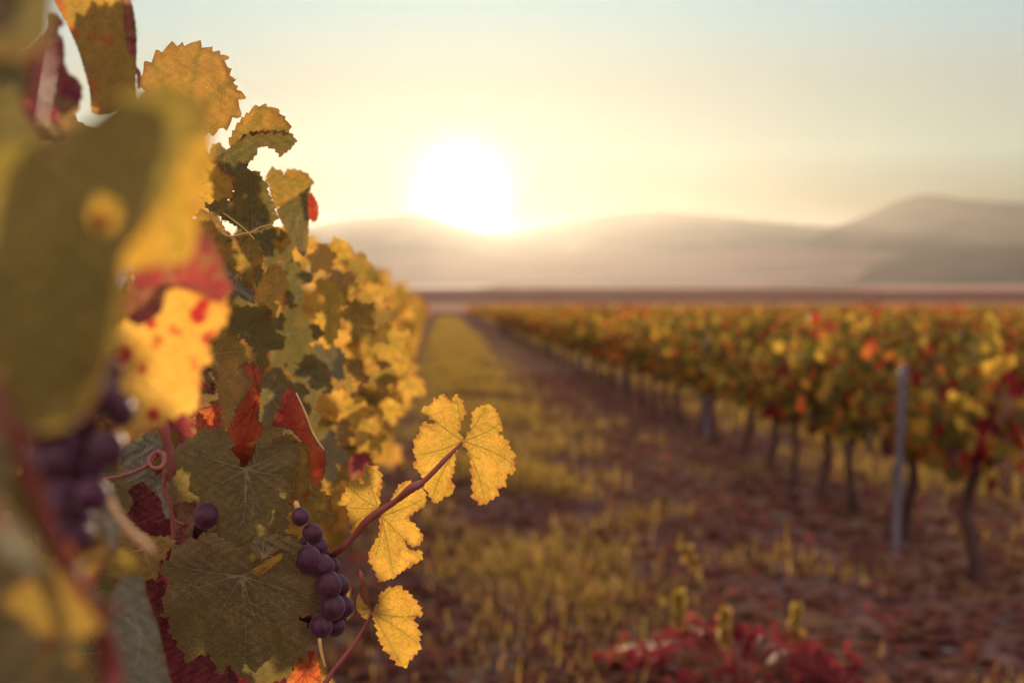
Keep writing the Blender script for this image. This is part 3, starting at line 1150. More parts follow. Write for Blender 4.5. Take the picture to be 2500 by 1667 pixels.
    if fold is not None:
        (fa, fb, k) = fold
        fa, fb = np.asarray(fa, float), np.asarray(fb, float)
        dr = (fb - fa) / np.linalg.norm(fb - fa)
        sd_ = (P2 - fa) @ np.array([-dr[1], dr[0]]) * m2px
        off = off + k * np.maximum(sd_, 0)
    D = d + off
    V3 = P(P2[:, 0], P2[:, 1], D)
    org = P(attach[0], attach[1], d)
    V3 = V3 - org
    # keep normals towards the camera side
    me = mesh_arr('leaf', V3, Fc[:, ::-1], {'vd': vd * m2px * thin, 'vs': vs * m2px * thin, 'ed': ed * m2px})
    o = link('leaf', me, M[mat], parent)
    o.location = Vector(org) - parent.location
    if label:
        o['label'] = label
    return o


def stem(parent, name, pts, d, r, mat, seed=1, rough=.04, label=None, n=9):
    """pts in photo pixels; d one depth or one per point; r in pixels at the first depth"""
    d = np.asarray(d, float) * np.ones(len(pts))
    w = np.array([P(p[0], p[1], q) for p, q in zip(pts, d)])
    r = np.asarray(r, float) * np.ones(len(pts)) * d / F
    if name == 'cane':
        r = r * np.where(np.arange(len(pts)) % 2 == 1, 1.16, .92)
    org = w[0].copy()
    V, Fq = tube(w - org, r, n, 7, rough, seed)
    o = link(name, mesh_arr(name, V, Fq), M[mat], parent)
    o.location = Vector(org) - parent.location
    if label:
        o['label'] = label
    return o


def bunch(parent, grapes, d, stalk, rg, label=None):
    w = np.array([P(p[0], p[1], d + .012) for p in stalk])
    org = w[0].copy()
    V, Fq = tube(w - org, [.0022] * len(w), 7, 5, .05, 3)
    b = link('grape_bunch', mesh_arr('grape_bunch', V, Fq), M['pale'], parent)
    b.location = Vector(org) - parent.location
    if label:
        b['label'] = label
    for (px, py, r, dz) in grapes:
        c = P(px, py, d + dz)
        rad = r * 1.18 * (d + dz) / F
        V, Fq = sphere((0, 0, 0), rad * rg.uniform(.9, 1.06), 22, 14, (1, rg.uniform(.93, 1.05), rg.uniform(.98, 1.14)))
        # small scar at the grape's lower end
        g = link('grape', mesh_arr('grape', V, Fq), M['grape'], b)
        g.location = Vector(c - org)
        g.rotation_euler = (rg.normal(0, .3), rg.normal(0, .3), rg.uniform(0, 6))
    return b


def gen_outline(px, py, R, rot, rg):
    o = vine_leaf_outline(rg, 44) * R
    c, s = math.cos(rot), math.sin(rot)
    return np.stack([px + o[:, 0] * c - -o[:, 1] * s, py + o[:, 0] * s + -o[:, 1] * c], 1)


rg = np.random.default_rng(11)
# -- the vine in focus
fv = empty('grapevine', row_point(LEFT_X, 1.2))
tag(fv, 'grapevine in sharp focus with big serrated olive leaves, small purple bunch and golden side shoots', 'grapevine', 'grapevines of the left row')

leaf(fv, Z1((905, 470), (930, 430), (1020, 335), (1115, 295), (1235, 285), (1370, 330), (1440, 365), (1438, 440), (1470, 480), (1500, 550), (1543, 602), (1515, 690), (1500, 740), (1440, 800), (1300, 860), (1100, 850), (950, 680), (905, 540)),
     1.06, 'ochre', attach=Z1((1170, 840))[0], teeth=(30, 11), tilt=(.1, -.1))
leaf(fv, Z1((1460, 930), (1500, 820), (1560, 742), (1600, 705), (1680, 672), (1745, 695), (1828, 768), (1850, 850), (1740, 845), (1590, 855)), 1.08, 'ochre', attach=Z1((1465, 925))[0], teeth=(24, 6), tilt=(-.3, .1))
leaf(fv, Z1((1440, 965), (1590, 848), (1740, 842), (1850, 850), (1888, 905), (1840, 960), (1790, 992), (1745, 950), (1690, 930), (1650, 945), (1610, 1020), (1572, 1045), (1585, 1085), (1560, 1140), (1500, 1140), (1430, 1090), (1330, 1000)),
     1.075, 'olive', attach=Z1((1440, 965))[0], teeth=(15, 4), tilt=(.5, .8))  # shadowed half of the folded leaf; its shade is put into the olive
leaf(fv, Z1((1280, 1020), (1310, 1000), (1400, 1050), (1430, 1100), (1505, 1135), (1490, 1200), (1475, 1275), (1420, 1270), (1350, 1310), (1280, 1360), (1180, 1380), (1190, 1100)), 1.09, 'gold', attach=Z1((1270, 1010))[0], teeth=(22, 5))
leaf(fv, Z1((1500, 1150), (1560, 1120), (1600, 1088), (1640, 1100), (1690, 1160), (1715, 1240), (1740, 1290), (1757, 1330), (1758, 1412), (1700, 1440), (1620, 1470), (1600, 1490), (1500, 1440), (1320, 1330), (1305, 1310), (1350, 1300), (1420, 1275), (1480, 1275)),
     1.06, 'olive', attach=Z1((1612, 1482))[0], teeth=(18, 5), tilt=(.2, .2))
leaf(fv, [(480, 536), (494, 513), (520, 524), (543, 547), (551, 574), (574, 578), (612, 572), (624, 581), (639, 607), (643, 640), (628, 665), (620, 684), (608, 707), (589, 676), (574, 672), (534, 613), (497, 569)],
     1.07, 'ochre', attach=(612, 574), teeth=(16, 5))
leaf(fv, Z2((1395, 165), (1470, 240), (1545, 295), (1510, 320), (1590, 410), (1625, 500), (1540, 460), (1480, 420), (1440, 330)), 1.09, 'sage', teeth=None)
leaf(fv, Z2((1340, 730), (1400, 690), (1440, 680), (1500, 710), (1560, 740), (1600, 780), (1642, 840), (1630, 860), (1550, 880), (1560, 940), (1610, 1000), (1580, 1030), (1560, 1080), (1500, 1150), (1480, 1260), (1420, 1290), (1410, 1150), (1360, 940), (1350, 850)),
     1.10, 'ochre', attach=Z2((1352, 830))[0], tips=Z2((1640, 850), (1600, 1000), (1470, 1200), (1480, 700)), teeth=(13, 5))
leaf(fv, Z2((1545, 900), (1590, 880), (1640, 890), (1668, 940), (1665, 1010), (1660, 1090), (1650, 1240), (1690, 1300), (1650, 1380), (1600, 1480), (1550, 1555), (1510, 1520), (1480, 1420), (1450, 1290), (1500, 1180), (1560, 1110), (1580, 1030), (1630, 1000), (1580, 960)),
     1.12, 'red', attach=Z2((1650, 1090))[0], teeth=(12, 2.5), tilt=(.6, .1), curl=.6)
leaf(fv, Z2((1270, 1170), (1330, 1160), (1415, 1130), (1415, 1200), (1395, 1310), (1260, 1330), (1255, 1200)), 1.2, 'red', teeth=(12, 3))
leaf(fv, Z2((1730, 1270), (1790, 1150), (1800, 1080), (1850, 1040), (1890, 1070), (1950, 1200), (1990, 1310), (2030, 1400), (2065, 1430), (2080, 1490), (2070, 1560), (2060, 1610), (2010, 1660), (1980, 1600), (1950, 1450), (1920, 1370), (1850, 1300), (1780, 1285)),
     1.09, 'red', attach=Z2((1735, 1272))[0], tips=Z2((1850, 1050), (1890, 1070), (1990, 1310), (2060, 1480)), teeth=(14, 3), tilt=(.4, .1), curl=.5)
leaf(fv, Z3((1720, 60), (1760, 0), (1850, -20), (1900, 20), (1960, 60), (1975, 150), (1975, 260), (1970, 330), (1930, 370), (1850, 390), (1845, 300), (1855, 200), (1900, 120), (1880, 50), (1800, 30), (1740, 80)), 1.085, 'ochre', teeth=(12, 3))
leaf(fv, Z3((1915, 350), (1975, 322), (1962, 370), (1940, 415)), 1.09, 'red', teeth=None, res=14)
leaf(fv, Z3((1830, 372), (1870, 365), (1872, 410), (1835, 425)), 1.09, 'red', teeth=(8, 3), res=14)
leaf(fv, Z3((1110, 90), (1200, 10), (1300, -40), (1420, -55), (1460, 0), (1480, 90), (1540, 195), (1600, 185), (1640, 60), (1680, -30), (1730, -60), (1800, -30), (1880, 40), (1905, 120), (1860, 190), (1850, 300), (1850, 390), (1830, 470), (1815, 560), (1790, 640), (1700, 640), (1580, 670), (1480, 680), (1400, 640), (1390, 500), (1300, 415), (1110, 410), (1080, 330), (1120, 230), (1130, 170)),
     1.075, 'olive', attach=Z3((1570, 207))[0], tips=Z3((1230, 90), (1400, 300), (1500, 600), (1680, 520), (1880, 250), (1820, 80), (1560, 560)), teeth=(30, 6), tilt=(.05, .15), curl=.1,
     label='large olive leaf with pale veins above the biggest leaf')
leaf(fv, Z3((1030, 830), (1095, 750), (1150, 680), (1230, 660), (1330, 610), (1400, 640), (1500, 690), (1600, 700), (1760, 720), (1880, 750), (1960, 820), (1990, 890), (2030, 930), (2065, 1000), (2093, 1095), (1990, 1140), (1885, 1132), (1985, 1240), (1985, 1290), (1945, 1310), (1950, 1370), (1890, 1430), (1850, 1510), (1750, 1560), (1640, 1565), (1560, 1530), (1500, 1490), (1450, 1440), (1390, 1490), (1370, 1420), (1330, 1380), (1190, 1405), (1150, 1320), (1080, 1240), (1090, 1150), (1040, 1130), (1060, 1020), (1045, 990), (1115, 935), (1060, 900)),
     1.05, 'olive', attach=Z3((1540, 885))[0], tips=Z3((1180, 830), (1150, 1060), (1290, 1340), (1550, 1500), (1720, 1400), (1960, 1270), (2040, 1060), (1800, 770)), teeth=(31, 9), tilt=(.1, .12), curl=.22, ripple=.08,
     label='biggest leaf, round, dark olive and serrated', res=58)
leaf(fv, Z3((1600, 670), (1700, 620), (1850, 640), (1975, 730), (1880, 745), (1800, 705), (1680, 780), (1640, 760), (1620, 720)), 1.04, 'olive', teeth=(18, 4.5), attach=Z3((1680, 770))[0])
leaf(fv, Z3((1600, 860), (1640, 820), (1720, 770), (1805, 740), (1790, 780), (1730, 830), (1680, 870), (1640, 880)), 1.035, 'gold', teeth=None, res=24)  # sunlit strip: the light is put into a separate golden piece
leaf(fv, Z3((765, 300), (820, 250), (890, 235), (930, 300), (990, 320), (1030, 400), (1060, 510), (1000, 540), (870, 545), (810, 420)), 1.22, 'crimson', teeth=(19, 5.5))
leaf(fv, Z3((1120, 640), (1180, 690), (1150, 780), (1150, 900), (1150, 1150), (1000, 1130), (950, 1050), (920, 930), (1000, 880), (1030, 800)), 1.15, 'crimson', teeth=(16, 4))
leaf(fv, Z3((960, 1110), (1130, 1120), (1250, 1250), (1420, 1380), (1450, 1450), (1420, 1640), (1060, 1640), (1020, 1300)), 1.16, 'crimson', teeth=(18, 4))
leaf(fv, Z3((1380, 1350), (1560, 1420), (1800, 1450), (1900, 1480), (1850, 1680), (1380, 1680)), 1.19, 'crimson', teeth=(18, 4))
leaf(fv, Z3((760, 480), (930, 620), (1080, 640), (1120, 670), (1050, 750), (1010, 820), (1000, 900), (820, 890), (700, 800), (690, 600)), .98, 'ochre', teeth=(20, 4))
leaf(fv, Z2((790, 1420), (930, 1295), (1000, 1310), (1040, 1400), (1000, 1480), (930, 1620), (800, 1650), (770, 1500)), 1.12, 'sage', teeth=(18, 3))
leaf(fv, Z3((890, 230), (960, 190), (1030, 200), (1080, 330), (1080, 520), (1040, 480), (1030, 400), (930, 300)), 1.14, 'sage', teeth=None)
leaf(fv, Z3((1100, 420), (1250, 408), (1255, 480), (1240, 560), (1220, 640), (1150, 700), (1120, 620)), 1.1, 'maroon', teeth=None)
leaf(fv, Z4((60, 1620), (95, 1568), (130, 1490), (190, 1430), (225, 1415), (240, 1470), (255, 1530), (250, 1640)), 1.08, 'red', teeth=(12, 3))
leaf(fv, Z3((1880, 250), (2010, 330), (2080, 360), (2115, 400), (2100, 440), (2140, 520), (2110, 560), (2080, 500), (2000, 560), (1900, 460), (1850, 380)), 1.2, 'ochre', teeth=(19, 5.5))
# side shoot with golden leaves
leaf(fv, Z4((918, 428), (900, 380), (932, 300), (915, 250), (885, 215), (868, 250), (825, 213), (815, 240), (780, 235), (785, 260), (730, 280), (745, 305), (795, 345), (780, 358), (730, 350), (725, 385), (700, 420), (690, 490), (705, 510), (693, 560), (715, 575), (735, 610), (745, 650), (790, 725), (840, 690), (865, 690), (875, 640), (865, 620), (880, 560), (885, 490),
               (918, 446), (950, 490), (962, 560), (970, 690), (1010, 733), (1080, 690), (1085, 655), (1120, 645), (1125, 590), (1163, 583), (1157, 490), (1140, 465), (1130, 430), (1085, 410), (1105, 370), (1090, 320), (1060, 270), (1040, 275), (1028, 262), (970, 295), (960, 380), (925, 428)),
     1.06, 'gold', attach=Z4((920, 436))[0], tips=Z4((880, 225), (735, 290), (700, 490), (790, 715), (860, 690), (1035, 270), (1100, 340), (1155, 560), (1010, 725)), teeth=(18, 4.5), tilt=(.1, -.05), curl=.25,
     label='golden two-winged leaf at the tip of the upper side shoot', res=64)
leaf(fv, Z4((525, 748), (495, 770), (470, 820), (405, 875), (398, 820), (385, 780), (380, 740), (342, 725), (365, 680), (385, 640), (410, 620), (455, 640), (455, 590), (470, 548), (520, 560), (540, 610), (530, 690)),
     1.07, 'gold', attach=Z4((525, 748))[0], teeth=(18, 4.5), tilt=(-.1, .05))
leaf(fv, Z4((535, 790), (570, 745), (600, 680), (630, 635), (675, 620), (700, 665), (742, 665), (745, 730), (690, 770), (665, 800), (700, 830), (735, 885), (710, 925), (670, 920), (650, 890), (655, 930), (690, 950), (725, 945), (730, 985), (690, 1010), (640, 1040), (600, 1070), (530, 1092), (510, 1040), (480, 990), (490, 940), (530, 870)),
     1.065, 'gold', attach=Z4((540, 785))[0], tips=Z4((735, 700), (725, 975), (600, 1065), (500, 980), (660, 630)), teeth=(13, 3), tilt=(.1, .1), res=56)
leaf(fv, Z4((497, 1235), (530, 1200), (530, 1150), (600, 1112), (630, 1125), (660, 1140), (690, 1170), (733, 1240), (690, 1262), (710, 1310), (720, 1330), (715, 1410), (690, 1440), (640, 1493), (590, 1450), (560, 1410), (530, 1370), (515, 1300)),
     1.05, 'gold', attach=Z4((499, 1238))[0], tips=Z4((610, 1120), (728, 1240), (715, 1390), (640, 1488)), teeth=(19, 5.5), tilt=(-.1, .1), res=54, label='bright golden leaf at the tip of the lower side shoot')
leaf(fv, Z4((492, 1232), (450, 1180), (432, 1145), (420, 1210), (445, 1250), (470, 1270)), 1.055, 'gold', attach=Z4((492, 1232))[0], teeth=None, res=24)
leaf(fv, Z4((437, 1030), (452, 1060), (475, 1130), (480, 1170), (490, 1225), (465, 1190), (440, 1130)), 1.055, 'maroon', teeth=None, res=20)
stem(fv, 'cane', Z4((120, 1080), (300, 975), (400, 890), (480, 800), (600, 720), (680, 655), (740, 620), (830, 530), (918, 440)), [1.2, 1.1, 1.08, 1.07, 1.06, 1.05, 1.05, 1.05, 1.055], [7, 7.5, 8, 9, 8, 10, 7.5, 5.5, 3.5], 'cane', label='reddish side shoot carrying three golden leaves')
stem(fv, 'cane', Z4((180, 1700), (275, 1568), (320, 1500), (400, 1400), (450, 1320), (497, 1238)), 1.06, [6, 6, 5.5, 5, 4.5, 3], 'cane', label='thin reddish shoot below the bunch')
stem(fv, 'cane', Z3((1015, -160), (1045, -60), (1075, 60), (1105, 180), (1110, 330), (1120, 560), (1130, 900)), 1.16, [12, 13, 13, 12, 11, 11, 11], 'cane', rough=.03, label='thick pinkish upright cane behind the leaves')
stem(fv, 'cane', Z3((1030, 210), (1052, 230), (1045, 330), (1090, 420), (1110, 520), (1180, 560)), 1.1, [7, 6, 6, 7, 6, 5], 'cane')
stem(fv, 'tendril', Z3((640, 275), (800, 240), (940, 180), (1000, 110), (1045, 110), (1040, 180), (980, 200), (950, 150), (1000, 95), (1050, 130), (1035, 190), (1000, 230)), [.9, 1.0, 1.07, 1.09, 1.08, 1.06, 1.06, 1.08, 1.09, 1.08, 1.06, 1.07], [5, 5, 5.5, 6.5, 6.5, 6.5, 6.5, 6.5, 6.5, 6, 5.5, 5], 'cane')
stem(fv, 'tendril', Z1((1285, 1330), (1350, 1380), (1410, 1430), (1425, 1490), (1480, 1508), (1560, 1490), (1612, 1480), (1660, 1450), (1750, 1430)), 1.045, [2, 2.2, 2.4, 2.4, 2.4, 2.4, 2.4, 2, 1.3], 'pale')
stem(fv, 'tendril', Z1((1300, 1320), (1420, 1360), (1520, 1430), (1590, 1490), (1620, 1525)), 1.045, [1.6, 1.8, 2, 2, 2], 'pale')
stem(fv, 'petiole', Z4((250, 1360), (254, 1400), (262, 1440), (276, 1490)), 1.06, [5, 4, 4, 2], 'pale')
stem(fv, 'petiole', Z2((1890, 1070), (1950, 1200), (2000, 1330), (2066, 1430)), 1.082, [2, 2.5, 2.5, 2], 'pale')
bunch(fv, [(733, 1261, 20, .0), (763, 1302, 23, .005), (778, 1335, 20, .01), (752, 1366, 28, -.004), (786, 1382, 27, 0), (812, 1382, 18, .016), (802, 1427, 28, -.002), (830, 1428, 21, .014),
           (812, 1481, 29, -.002), (838, 1481, 22, .012), (784, 1528, 27, -.004), (817, 1528, 22, .01), (760, 1480, 26, .016), (755, 1430, 26, .02), (770, 1350, 18, .025), (745, 1395, 22, .022), (800, 1400, 22, .026), (820, 1455, 22, .026), (800, 1455, 24, .02), (748, 1325, 17, .02), (828, 1505, 18, .024), (790, 1350, 14, .022), (745, 1508, 20, .02)], 1.07,
      [(722, 1225), (745, 1290), (770, 1380), (785, 1500)], rg, 'small purple bunch beside the biggest leaf')
bunch(fv, [(503, 1259, 27, 0), (480, 1290, 22, .03)], 1.08, [(480, 1215), (500, 1235), (503, 1262)], rg, 'lone dark grape between leaves')
# inner leaves of the same vine, led by unseen ones added to shade the big leaves
fill = [(600, 1445, 150, 1.14, 'olive'), (690, 1440, 110, 1.17, 'olive'), (560, 1380, 120, 1.2, 'olive'), (610, 1180, 105, 1.16, 'olive'), (680, 1160, 70, 1.2, 'olive'), (560, 700, 90, 1.35, 'olive'), (640, 760, 85, 1.42, 'olive'), (700, 850, 90, 1.5, 'olive'), (600, 850, 95, 1.3, 'olive'), (520, 640, 80, 1.3, 'olive'), (420, 640, 110, 1.2, 'olive'),
        (660, 1000, 85, 1.4, 'olive'), (760, 950, 70, 1.55, 'olive'), (720, 1060, 80, 1.5, 'olive'), (780, 1130, 70, 1.6, 'olive'), (560, 950, 90, 1.25, 'olive'), (450, 950, 90, 1.25, 'crimson'),
        (480, 1060, 80, 1.26, 'maroon'), (360, 1300, 100, 1.3, 'crimson'), (430, 1420, 100, 1.3, 'crimson'), (400, 1560, 110, 1.25, 'crimson'), (560, 1250, 90, 1.28, 'olive'), (640, 1300, 90, 1.3, 'olive'),
        (680, 1480, 80, 1.35, 'crimson'), (560, 1560, 90, 1.3, 'crimson'), (300, 1450, 110, 1.2, 'olive'), (250, 1200, 110, 1.2, 'olive'), (330, 1000, 100, 1.3, 'olive'), (200, 900, 120, 1.2, 'olive'), (330, 480, 110, 1.2, 'ochre'),
        (230, 600, 120, 1.25, 'olive'), (440, 420, 90, 1.2, 'olive'), (540, 440, 70, 1.3, 'olive'), (120, 400, 130, 1.2, 'olive'), (100, 1100, 130, 1.2, 'crimson'), (150, 1500, 120, 1.1, 'olive'), (250, 1640, 120, 1.0, 'olive'),
        (620, 590, 60, 1.35, 'olive'), (700, 700, 60, 1.5, 'olive'), (680, 620, 55, 1.45, 'olive'), (740, 1230, 60, 1.4, 'ochre'), (650, 1150, 80, 1.32, 'olive')]
for (px, py, R, d, mt) in fill:
    leaf(fv, gen_outline(px, py - R * .4, R * 1.15, rg.normal(0, .5), rg), d, mt, attach=(px, py - R * .4), teeth=None, tilt=(rg.normal(.2, .4), rg.normal(0, .4)), res=26)
# trunk of this vine
tp = [np.array(row_point(LEFT_X - .05, 1.2)) + v for v in (np.array((0, 0, -.08)), np.array((.02, .02, .25)), np.array((-.02, 0, .5)), np.array((.0, .1, .62)))]
V, Fq = tube([p - np.array(fv.location) for p in tp], [.04, .028, .025, .02], 10, 6, .1, 5)
link('trunk', mesh_arr('trunk', V, Fq), M['bark'], fv)

# leaves of the vine just behind it, softer
nv = [o for o in COL.objects if o.get('label', '').startswith('golden grapevine next behind')][0]


def leaf_to(root, *a, **k):
    o = leaf(fv, *a, **k)
    w = Vector(o.location) + fv.location
    o.parent = root
    bpy.context.view_layer.update()
    o.matrix_world = Matrix.Translation(w)
    return o


bpy.context.view_layer.update()
leaf_to(nv, Z1((1695, 1120), (1740, 1085), (1785, 1080), (1800, 1120), (1850, 1080), (1930, 1095), (1985, 1140), (1985, 1200), (1880, 1260), (1770, 1330), (1740, 1280), (1715, 1180)), 1.4, 'ochre', teeth=(20, 5))
leaf_to(nv, Z1((1985, 1190), (1960, 1270), (1970, 1400), (1965, 1560), (1935, 1640), (1885, 1570), (1850, 1520), (1770, 1370), (1770, 1330), (1880, 1260)), 1.38, 'olive', teeth=None, tilt=(.7, .1))  # dark fold of the same leaf, with shade put into its colour
leaf_to(nv, Z1((1960, 1235), (2000, 1250), (2030, 1320), (2025, 1390), (2010, 1415), (1970, 1395), (1960, 1320)), 1.42, 'red', teeth=(10, 3))
leaf_to(nv, Z2((1690, 300), (1740, 260), (1825, 295), (1830, 360), (1855, 370), (1820, 430), (1815, 520), (1770, 580), (1740, 590), (1690, 560), (1640, 500), (1630, 420), (1670, 340)), 1.3, 'gold', teeth=(16, 4))
leaf_to(nv, Z2((1710, 90), (1760, 40), (1800, 0), (1840, 30), (1875, 80), (1840, 120), (1790, 160), (1730, 130)), 1.45, 'gold', teeth=(19, 5.5), res=24)
leaf_to(nv, Z2((2005, 355), (2060, 345), (2140, 370), (2170, 420), (2215, 510), (2190, 540), (2170, 600), (2150, 700), (2100, 790), (2080, 810), (2050, 740), (2020, 640), (2020, 540), (2060, 500), (2080, 470), (2030, 400)), 1.55, 'gold', teeth=(16, 4))
for (px, py, R, d, mt) in [(945, 855, 62, 1.9, 'gold'), (885, 1045, 60, 1.8, 'gold'), (900, 1085, 48, 1.85, 'gold'), (860, 1010, 46, 1.75, 'gold'), (830, 1065, 36, 1.7, 'ochre'), (1000, 955, 42, 2.2, 'gold'),
                           (865, 790, 55, 1.75, 'ochre'), (905, 740, 50, 2.0, 'gold'), (830, 720, 52, 1.7, 'ochre'), (925, 930, 50, 1.9, 'ochre'), (955, 1010, 38, 2.1, 'gold'), (800, 900, 60, 1.6, 'olive'),
                           (850, 930, 55, 1.65, 'ochre'), (870, 660, 42, 2.0, 'ochre'), (930, 790, 46, 2.1, 'ochre'), (815, 1160, 50, 1.6, 'ochre'), (880, 1150, 45, 1.8, 'maroon'), (780, 640, 45, 1.6, 'gold'), (830, 625, 40, 1.8, 'gold'), (975, 890, 40, 2.2, 'gold')]:
    leaf_to(nv, gen_outline(px, py - R * .35, R * 1.1, rg.normal(0, .6), rg), d, mt, attach=(px, py - R * .35), teeth=(13, 3.5), tilt=(rg.normal(0, .7), rg.normal(0, .5)), curl=rg.normal(0, .35), res=26)

# -- the vine right in front of the lens
kv = empty('grapevine', row_point(LEFT_X + .05, .3))
tag(kv, 'heavily blurred grapevine right in front of the lens, with dark grapes and drooping olive leaves', 'grapevine', 'grapevines of the left row')
leaf(kv, ZA((190, 290), (290, 210), (400, 195), (475, 240), (480, 300), (420, 340), (400, 420), (330, 520), (280, 590), (280, 680), (270, 800), (200, 900), (160, 980), (60, 990), (0, 900), (-80, 700), (-80, 350), (60, 330)),
     .335, 'moss', attach=ZA((130, 330))[0], teeth=None, tilt=(.1, .0), curl=.1, hole=ZA((215, 465), (240, 445), (270, 470), (275, 510), (245, 535), (210, 515)), label='huge blurred olive leaf hanging in front')
leaf(kv, ZA((110, 560), (200, 540), (275, 620), (265, 760), (215, 880), (160, 950), (90, 940), (60, 800), (80, 640)), .36, 'olive', teeth=None, tilt=(0, 0))  # unseen leaf added to shade the huge leaf in front
leaf(kv, ZA((130, 600), (230, 590), (285, 650), (272, 760), (235, 880), (190, 960), (140, 940), (120, 800)), .347, 'moss', teeth=None, tilt=(0, 0), curl=0)  # second unseen leaf, added to keep sun off the huge leaf
leaf(kv, Z1((-120, -120), (330, -120), (335, 50), (310, 200), (230, 290), (120, 310), (-120, 300)), .345, 'olive', teeth=None, tilt=(0, 0), curl=0)  # unseen leaf added to shade the corner leaf in front of it
leaf(kv, Z1((-120, 230), (120, 300), (190, 480), (150, 700), (250, 900), (-120, 980)), .46, 'olive', teeth=None)
leaf(kv, Z3((-120, -700), (60, -640), (120, -300), (100, 100), (60, 400), (-120, 500)), .40, 'olive', teeth=None)
leaf(kv, ZA((330, 270), (470, 280), (490, 350), (462, 450), (442, 590), (370, 610), (300, 622), (270, 640), (200, 700), (180, 560), (200, 400)), .40, 'gold', attach=ZA((330, 280))[0], teeth=None, tilt=(0, 0), label='blurred golden leaf glowing against the light')  # extended unseen behind the huge leaf to shade it
leaf(kv, gen_outline(250, 536, 30, .4, rg), .375, 'red', attach=(250, 536), teeth=None, tilt=(0, 0), res=14)
leaf(kv, Z1((-120, -120), (340, -120), (345, 50), (330, 220), (250, 330), (180, 390), (0, 360), (-120, 330)), .32, 'olive', teeth=None)
leaf(kv, Z1((330, 80), (408, 132), (370, 200), (400, 250), (410, 300), (410, 400), (440, 470), (500, 510), (525, 590), (500, 690), (470, 760), (420, 860), (380, 900), (250, 870), (120, 800), (60, 600), (100, 400), (220, 300), (310, 200)), .72, 'maroon', teeth=(20, 3))
leaf(kv, Z1((350, 0), (380, -80), (800, -80), (830, 60), (860, 200), (870, 350), (865, 560), (860, 640), (700, 720), (590, 720), (570, 560), (500, 320), (430, 160)), .86, 'patched', attach=Z1((700, -80))[0], teeth=None, label='yellow-olive leaf with red blotches at the top')
leaf(kv, Z1((820, -40), (850, 60), (870, 200), (868, 360), (820, 340), (790, 150), (790, -20)), .84, 'maroon', teeth=None)
leaf(kv, Z2((860, 200), (1000, 190), (1190, 220), (1240, 0), (1330, 60), (1400, 170), (1450, 330), (1485, 400), (1400, 490), (1280, 440), (1150, 400), (1060, 420), (1020, 560), (880, 640), (800, 560), (840, 350)), .60, 'maroon', teeth=(16, 3), label='dark red and purple leaf under the golden one')
leaf(kv, Z2((820, 600), (1000, 480), (1080, 360), (1200, 390), (1300, 450), (1440, 470), (1450, 600), (1390, 680), (1320, 750), (1350, 850), (1280, 920), (1270, 1050), (1250, 1190), (1130, 1210), (1000, 1280), (880, 1340), (780, 1390), (750, 1300), (830, 1220), (800, 1100), (740, 1000), (640, 830), (700, 680)),
     .62, 'spotted', attach=Z2((900, 580))[0], teeth=(26, 6), tilt=(.05, .05), curl=.1, label='yellow leaf with scattered dark red spots', res=54)
leaf(kv, Z3((20, 1010), (200, 890), (440, 890), (500, 980), (600, 1130), (650, 1200), (600, 1250), (400, 1280), (200, 1230), (60, 1120)), .37, 'ochre', teeth=None, label='small blurred golden leaf low in front')
leaf(kv, Z3((760, 880), (915, 890), (930, 1000), (990, 1150), (1030, 1300), (1070, 1480), (1095, 1640), (780, 1640), (720, 1400), (690, 1100)), .80, 'sage', teeth=None, tilt=(.9, .2), label='long grey-green leaf seen edge-on')
leaf(kv, Z3((590, 500), (660, 440), (710, 420), (770, 560), (770, 700), (700, 740), (640, 620)), .62, 'sage', teeth=None)
leaf(kv, Z3((-60, 360), (60, 450), (200, 650), (270, 820), (200, 850), (100, 790), (-60, 680)), .28, 'sage', teeth=None)
leaf(kv, Z3((-90, 600), (100, 760), (300, 800), (440, 880), (560, 1080), (520, 1290), (560, 1500), (580, 1700), (-90, 1700)), .42, 'olive', teeth=None)
leaf(kv, Z3((460, 800), (520, 740), (620, 700), (700, 700), (650, 830), (560, 900), (500, 880)), .60, 'gold', teeth=None, res=24)
leaf(kv, Z3((640, 640), (760, 700), (860, 760), (900, 860), (800, 900), (700, 880), (640, 800)), .66, 'ochre', teeth=None, res=24)
for q, mt in [((300, 1340), 'red'), ((385, 1335), 'patched'), ((290, 1430), 'gold'), ((240, 1520), 'gold'), ((470, 1440), 'ochre'), ((545, 1490), 'gold'), ((440, 730), 'red'), ((550, 915), 'red')]:
    x, y = Z3(q)[0]
    leaf(kv, gen_outline(x, y - 8, 20, rg.normal(0, .6), rg), .40, mt, attach=(x, y - 8), teeth=None, res=14)
stem(kv, 'cane', Z3((-60, -420), (0, -270), (90, 0), (200, 250), (330, 600), (450, 850), (600, 1100), (690, 1400), (730, 1700)), [.36, .36, .36, .37, .38, .39, .40, .42, .42], [20, 20, 20, 20, 19, 18, 18, 26, 28], 'cane', label='blurred reddish cane crossing the lower left corner')
stem(kv, 'petiole', Z3((600, 1190), (660, 1150), (740, 1060)), .40, [10, 12, 12], 'cane', n=8)
stem(kv, 'petiole', Z1((315, 270), (290, 420), (262, 600), (235, 770)), .42, [13, 14, 14, 12], 'cane', label='blurred red leaf stalk')
stem(kv, 'petiole', Z1((250, 740), (310, 800), (360, 860)), .6, [7, 7, 6], 'metal' if False else 'pale')
stem(kv, 'petiole', Z3((690, 740), (640, 860), (575, 960)), .6, [6, 6, 5], 'cane')
stem(kv, 'dry_cane', Z3((585, 225), (640, 290), (700, 380), (740, 470), (830, 590), (910, 660), (985, 730)), .52, [8, 9, 8, 8, 7, 8, 5], 'dry', label='short dry straw-coloured cane catching the sun')
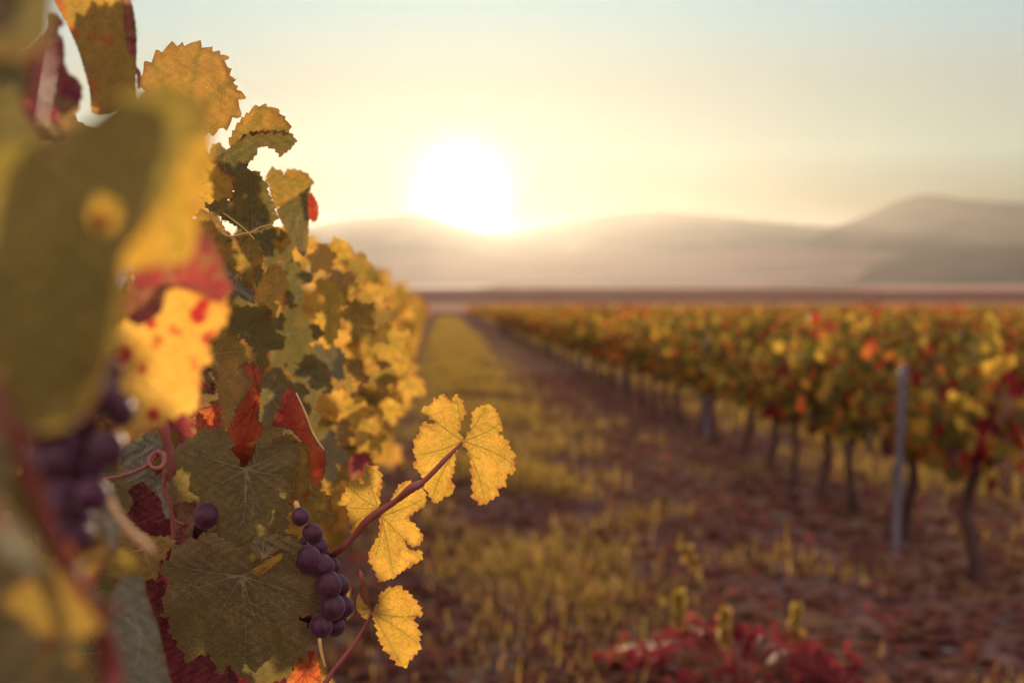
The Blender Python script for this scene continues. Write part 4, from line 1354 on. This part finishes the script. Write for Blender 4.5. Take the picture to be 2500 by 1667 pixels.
stem(kv, 'petiole', Z1((865, 440), (885, 470), (885, 560)), .9, [5, 5, 4], 'cane')
gr = []
for (x, y, r) in [(690, -425, 80), (640, -265, 105), (770, -160, 88), (540, -90, 85), (680, 75, 108), (500, 50, 95), (300, -60, 90), (240, -110, 80), (400, 160, 110), (700, 110, 80), (590, 370, 100), (490, 560, 100), (350, 440, 95), (520, 640, 75), (250, 180, 90), (420, 330, 100), (330, 280, 90), (560, 200, 95), (430, -40, 95), (420, 620, 70), (130, 1500, 70), (90, 1420, 60)]:
    px, py = Z3((x, y))[0]
    gr.append((px, py, r / 2.613, rg.uniform(-.006, .012)))
bunch(kv, gr, .47, Z3((560, -460), (560, -200), (500, 100), (470, 500), (470, 620)), rg, 'large blurred bunch of dark purple grapes')
tp = [np.array(row_point(LEFT_X + .05, .3)) + v for v in (np.array((0, 0, -.08)), np.array((.02, .02, .25)), np.array((-.02, 0, .5)), np.array((.0, .1, .62)))]
V, Fq = tube([p - np.array(kv.location) for p in tp], [.04, .028, .025, .02], 10, 6, .1, 8)
link('trunk', mesh_arr('trunk', V, Fq), M['bark'], kv)

# ------------------------------------------------------------------ haze
def haze():
    top = 325.0
    x0, x1, y0, y1, z0, z1 = -9500, 9500, -70, 10000, -4.0, top
    V = np.array([(x, y, z) for z in (z0, z1) for y in (y0, y1) for x in (x0, x1)], float)
    Fq = np.array([(0, 2, 3, 1), (4, 5, 7, 6), (0, 1, 5, 4), (2, 6, 7, 3), (0, 4, 6, 2), (1, 3, 7, 5)])
    m, nt = new_mat('haze_air')
    v = nd(nt, 'ShaderNodeVolumePrincipled')
    v.inputs['Color'].default_value = (1.0, 0.95, 0.95, 1)
    v.inputs['Density'].default_value = 0.000021
    v.inputs['Anisotropy'].default_value = 0.70
    o_ = nd(nt, 'ShaderNodeOutputMaterial')
    nt.links.new(v.outputs[0], o_.inputs['Volume'])
    o = link('haze', mesh_arr('haze', V, Fq, smooth=False), m)
    tag(o, kind='stuff')


haze()
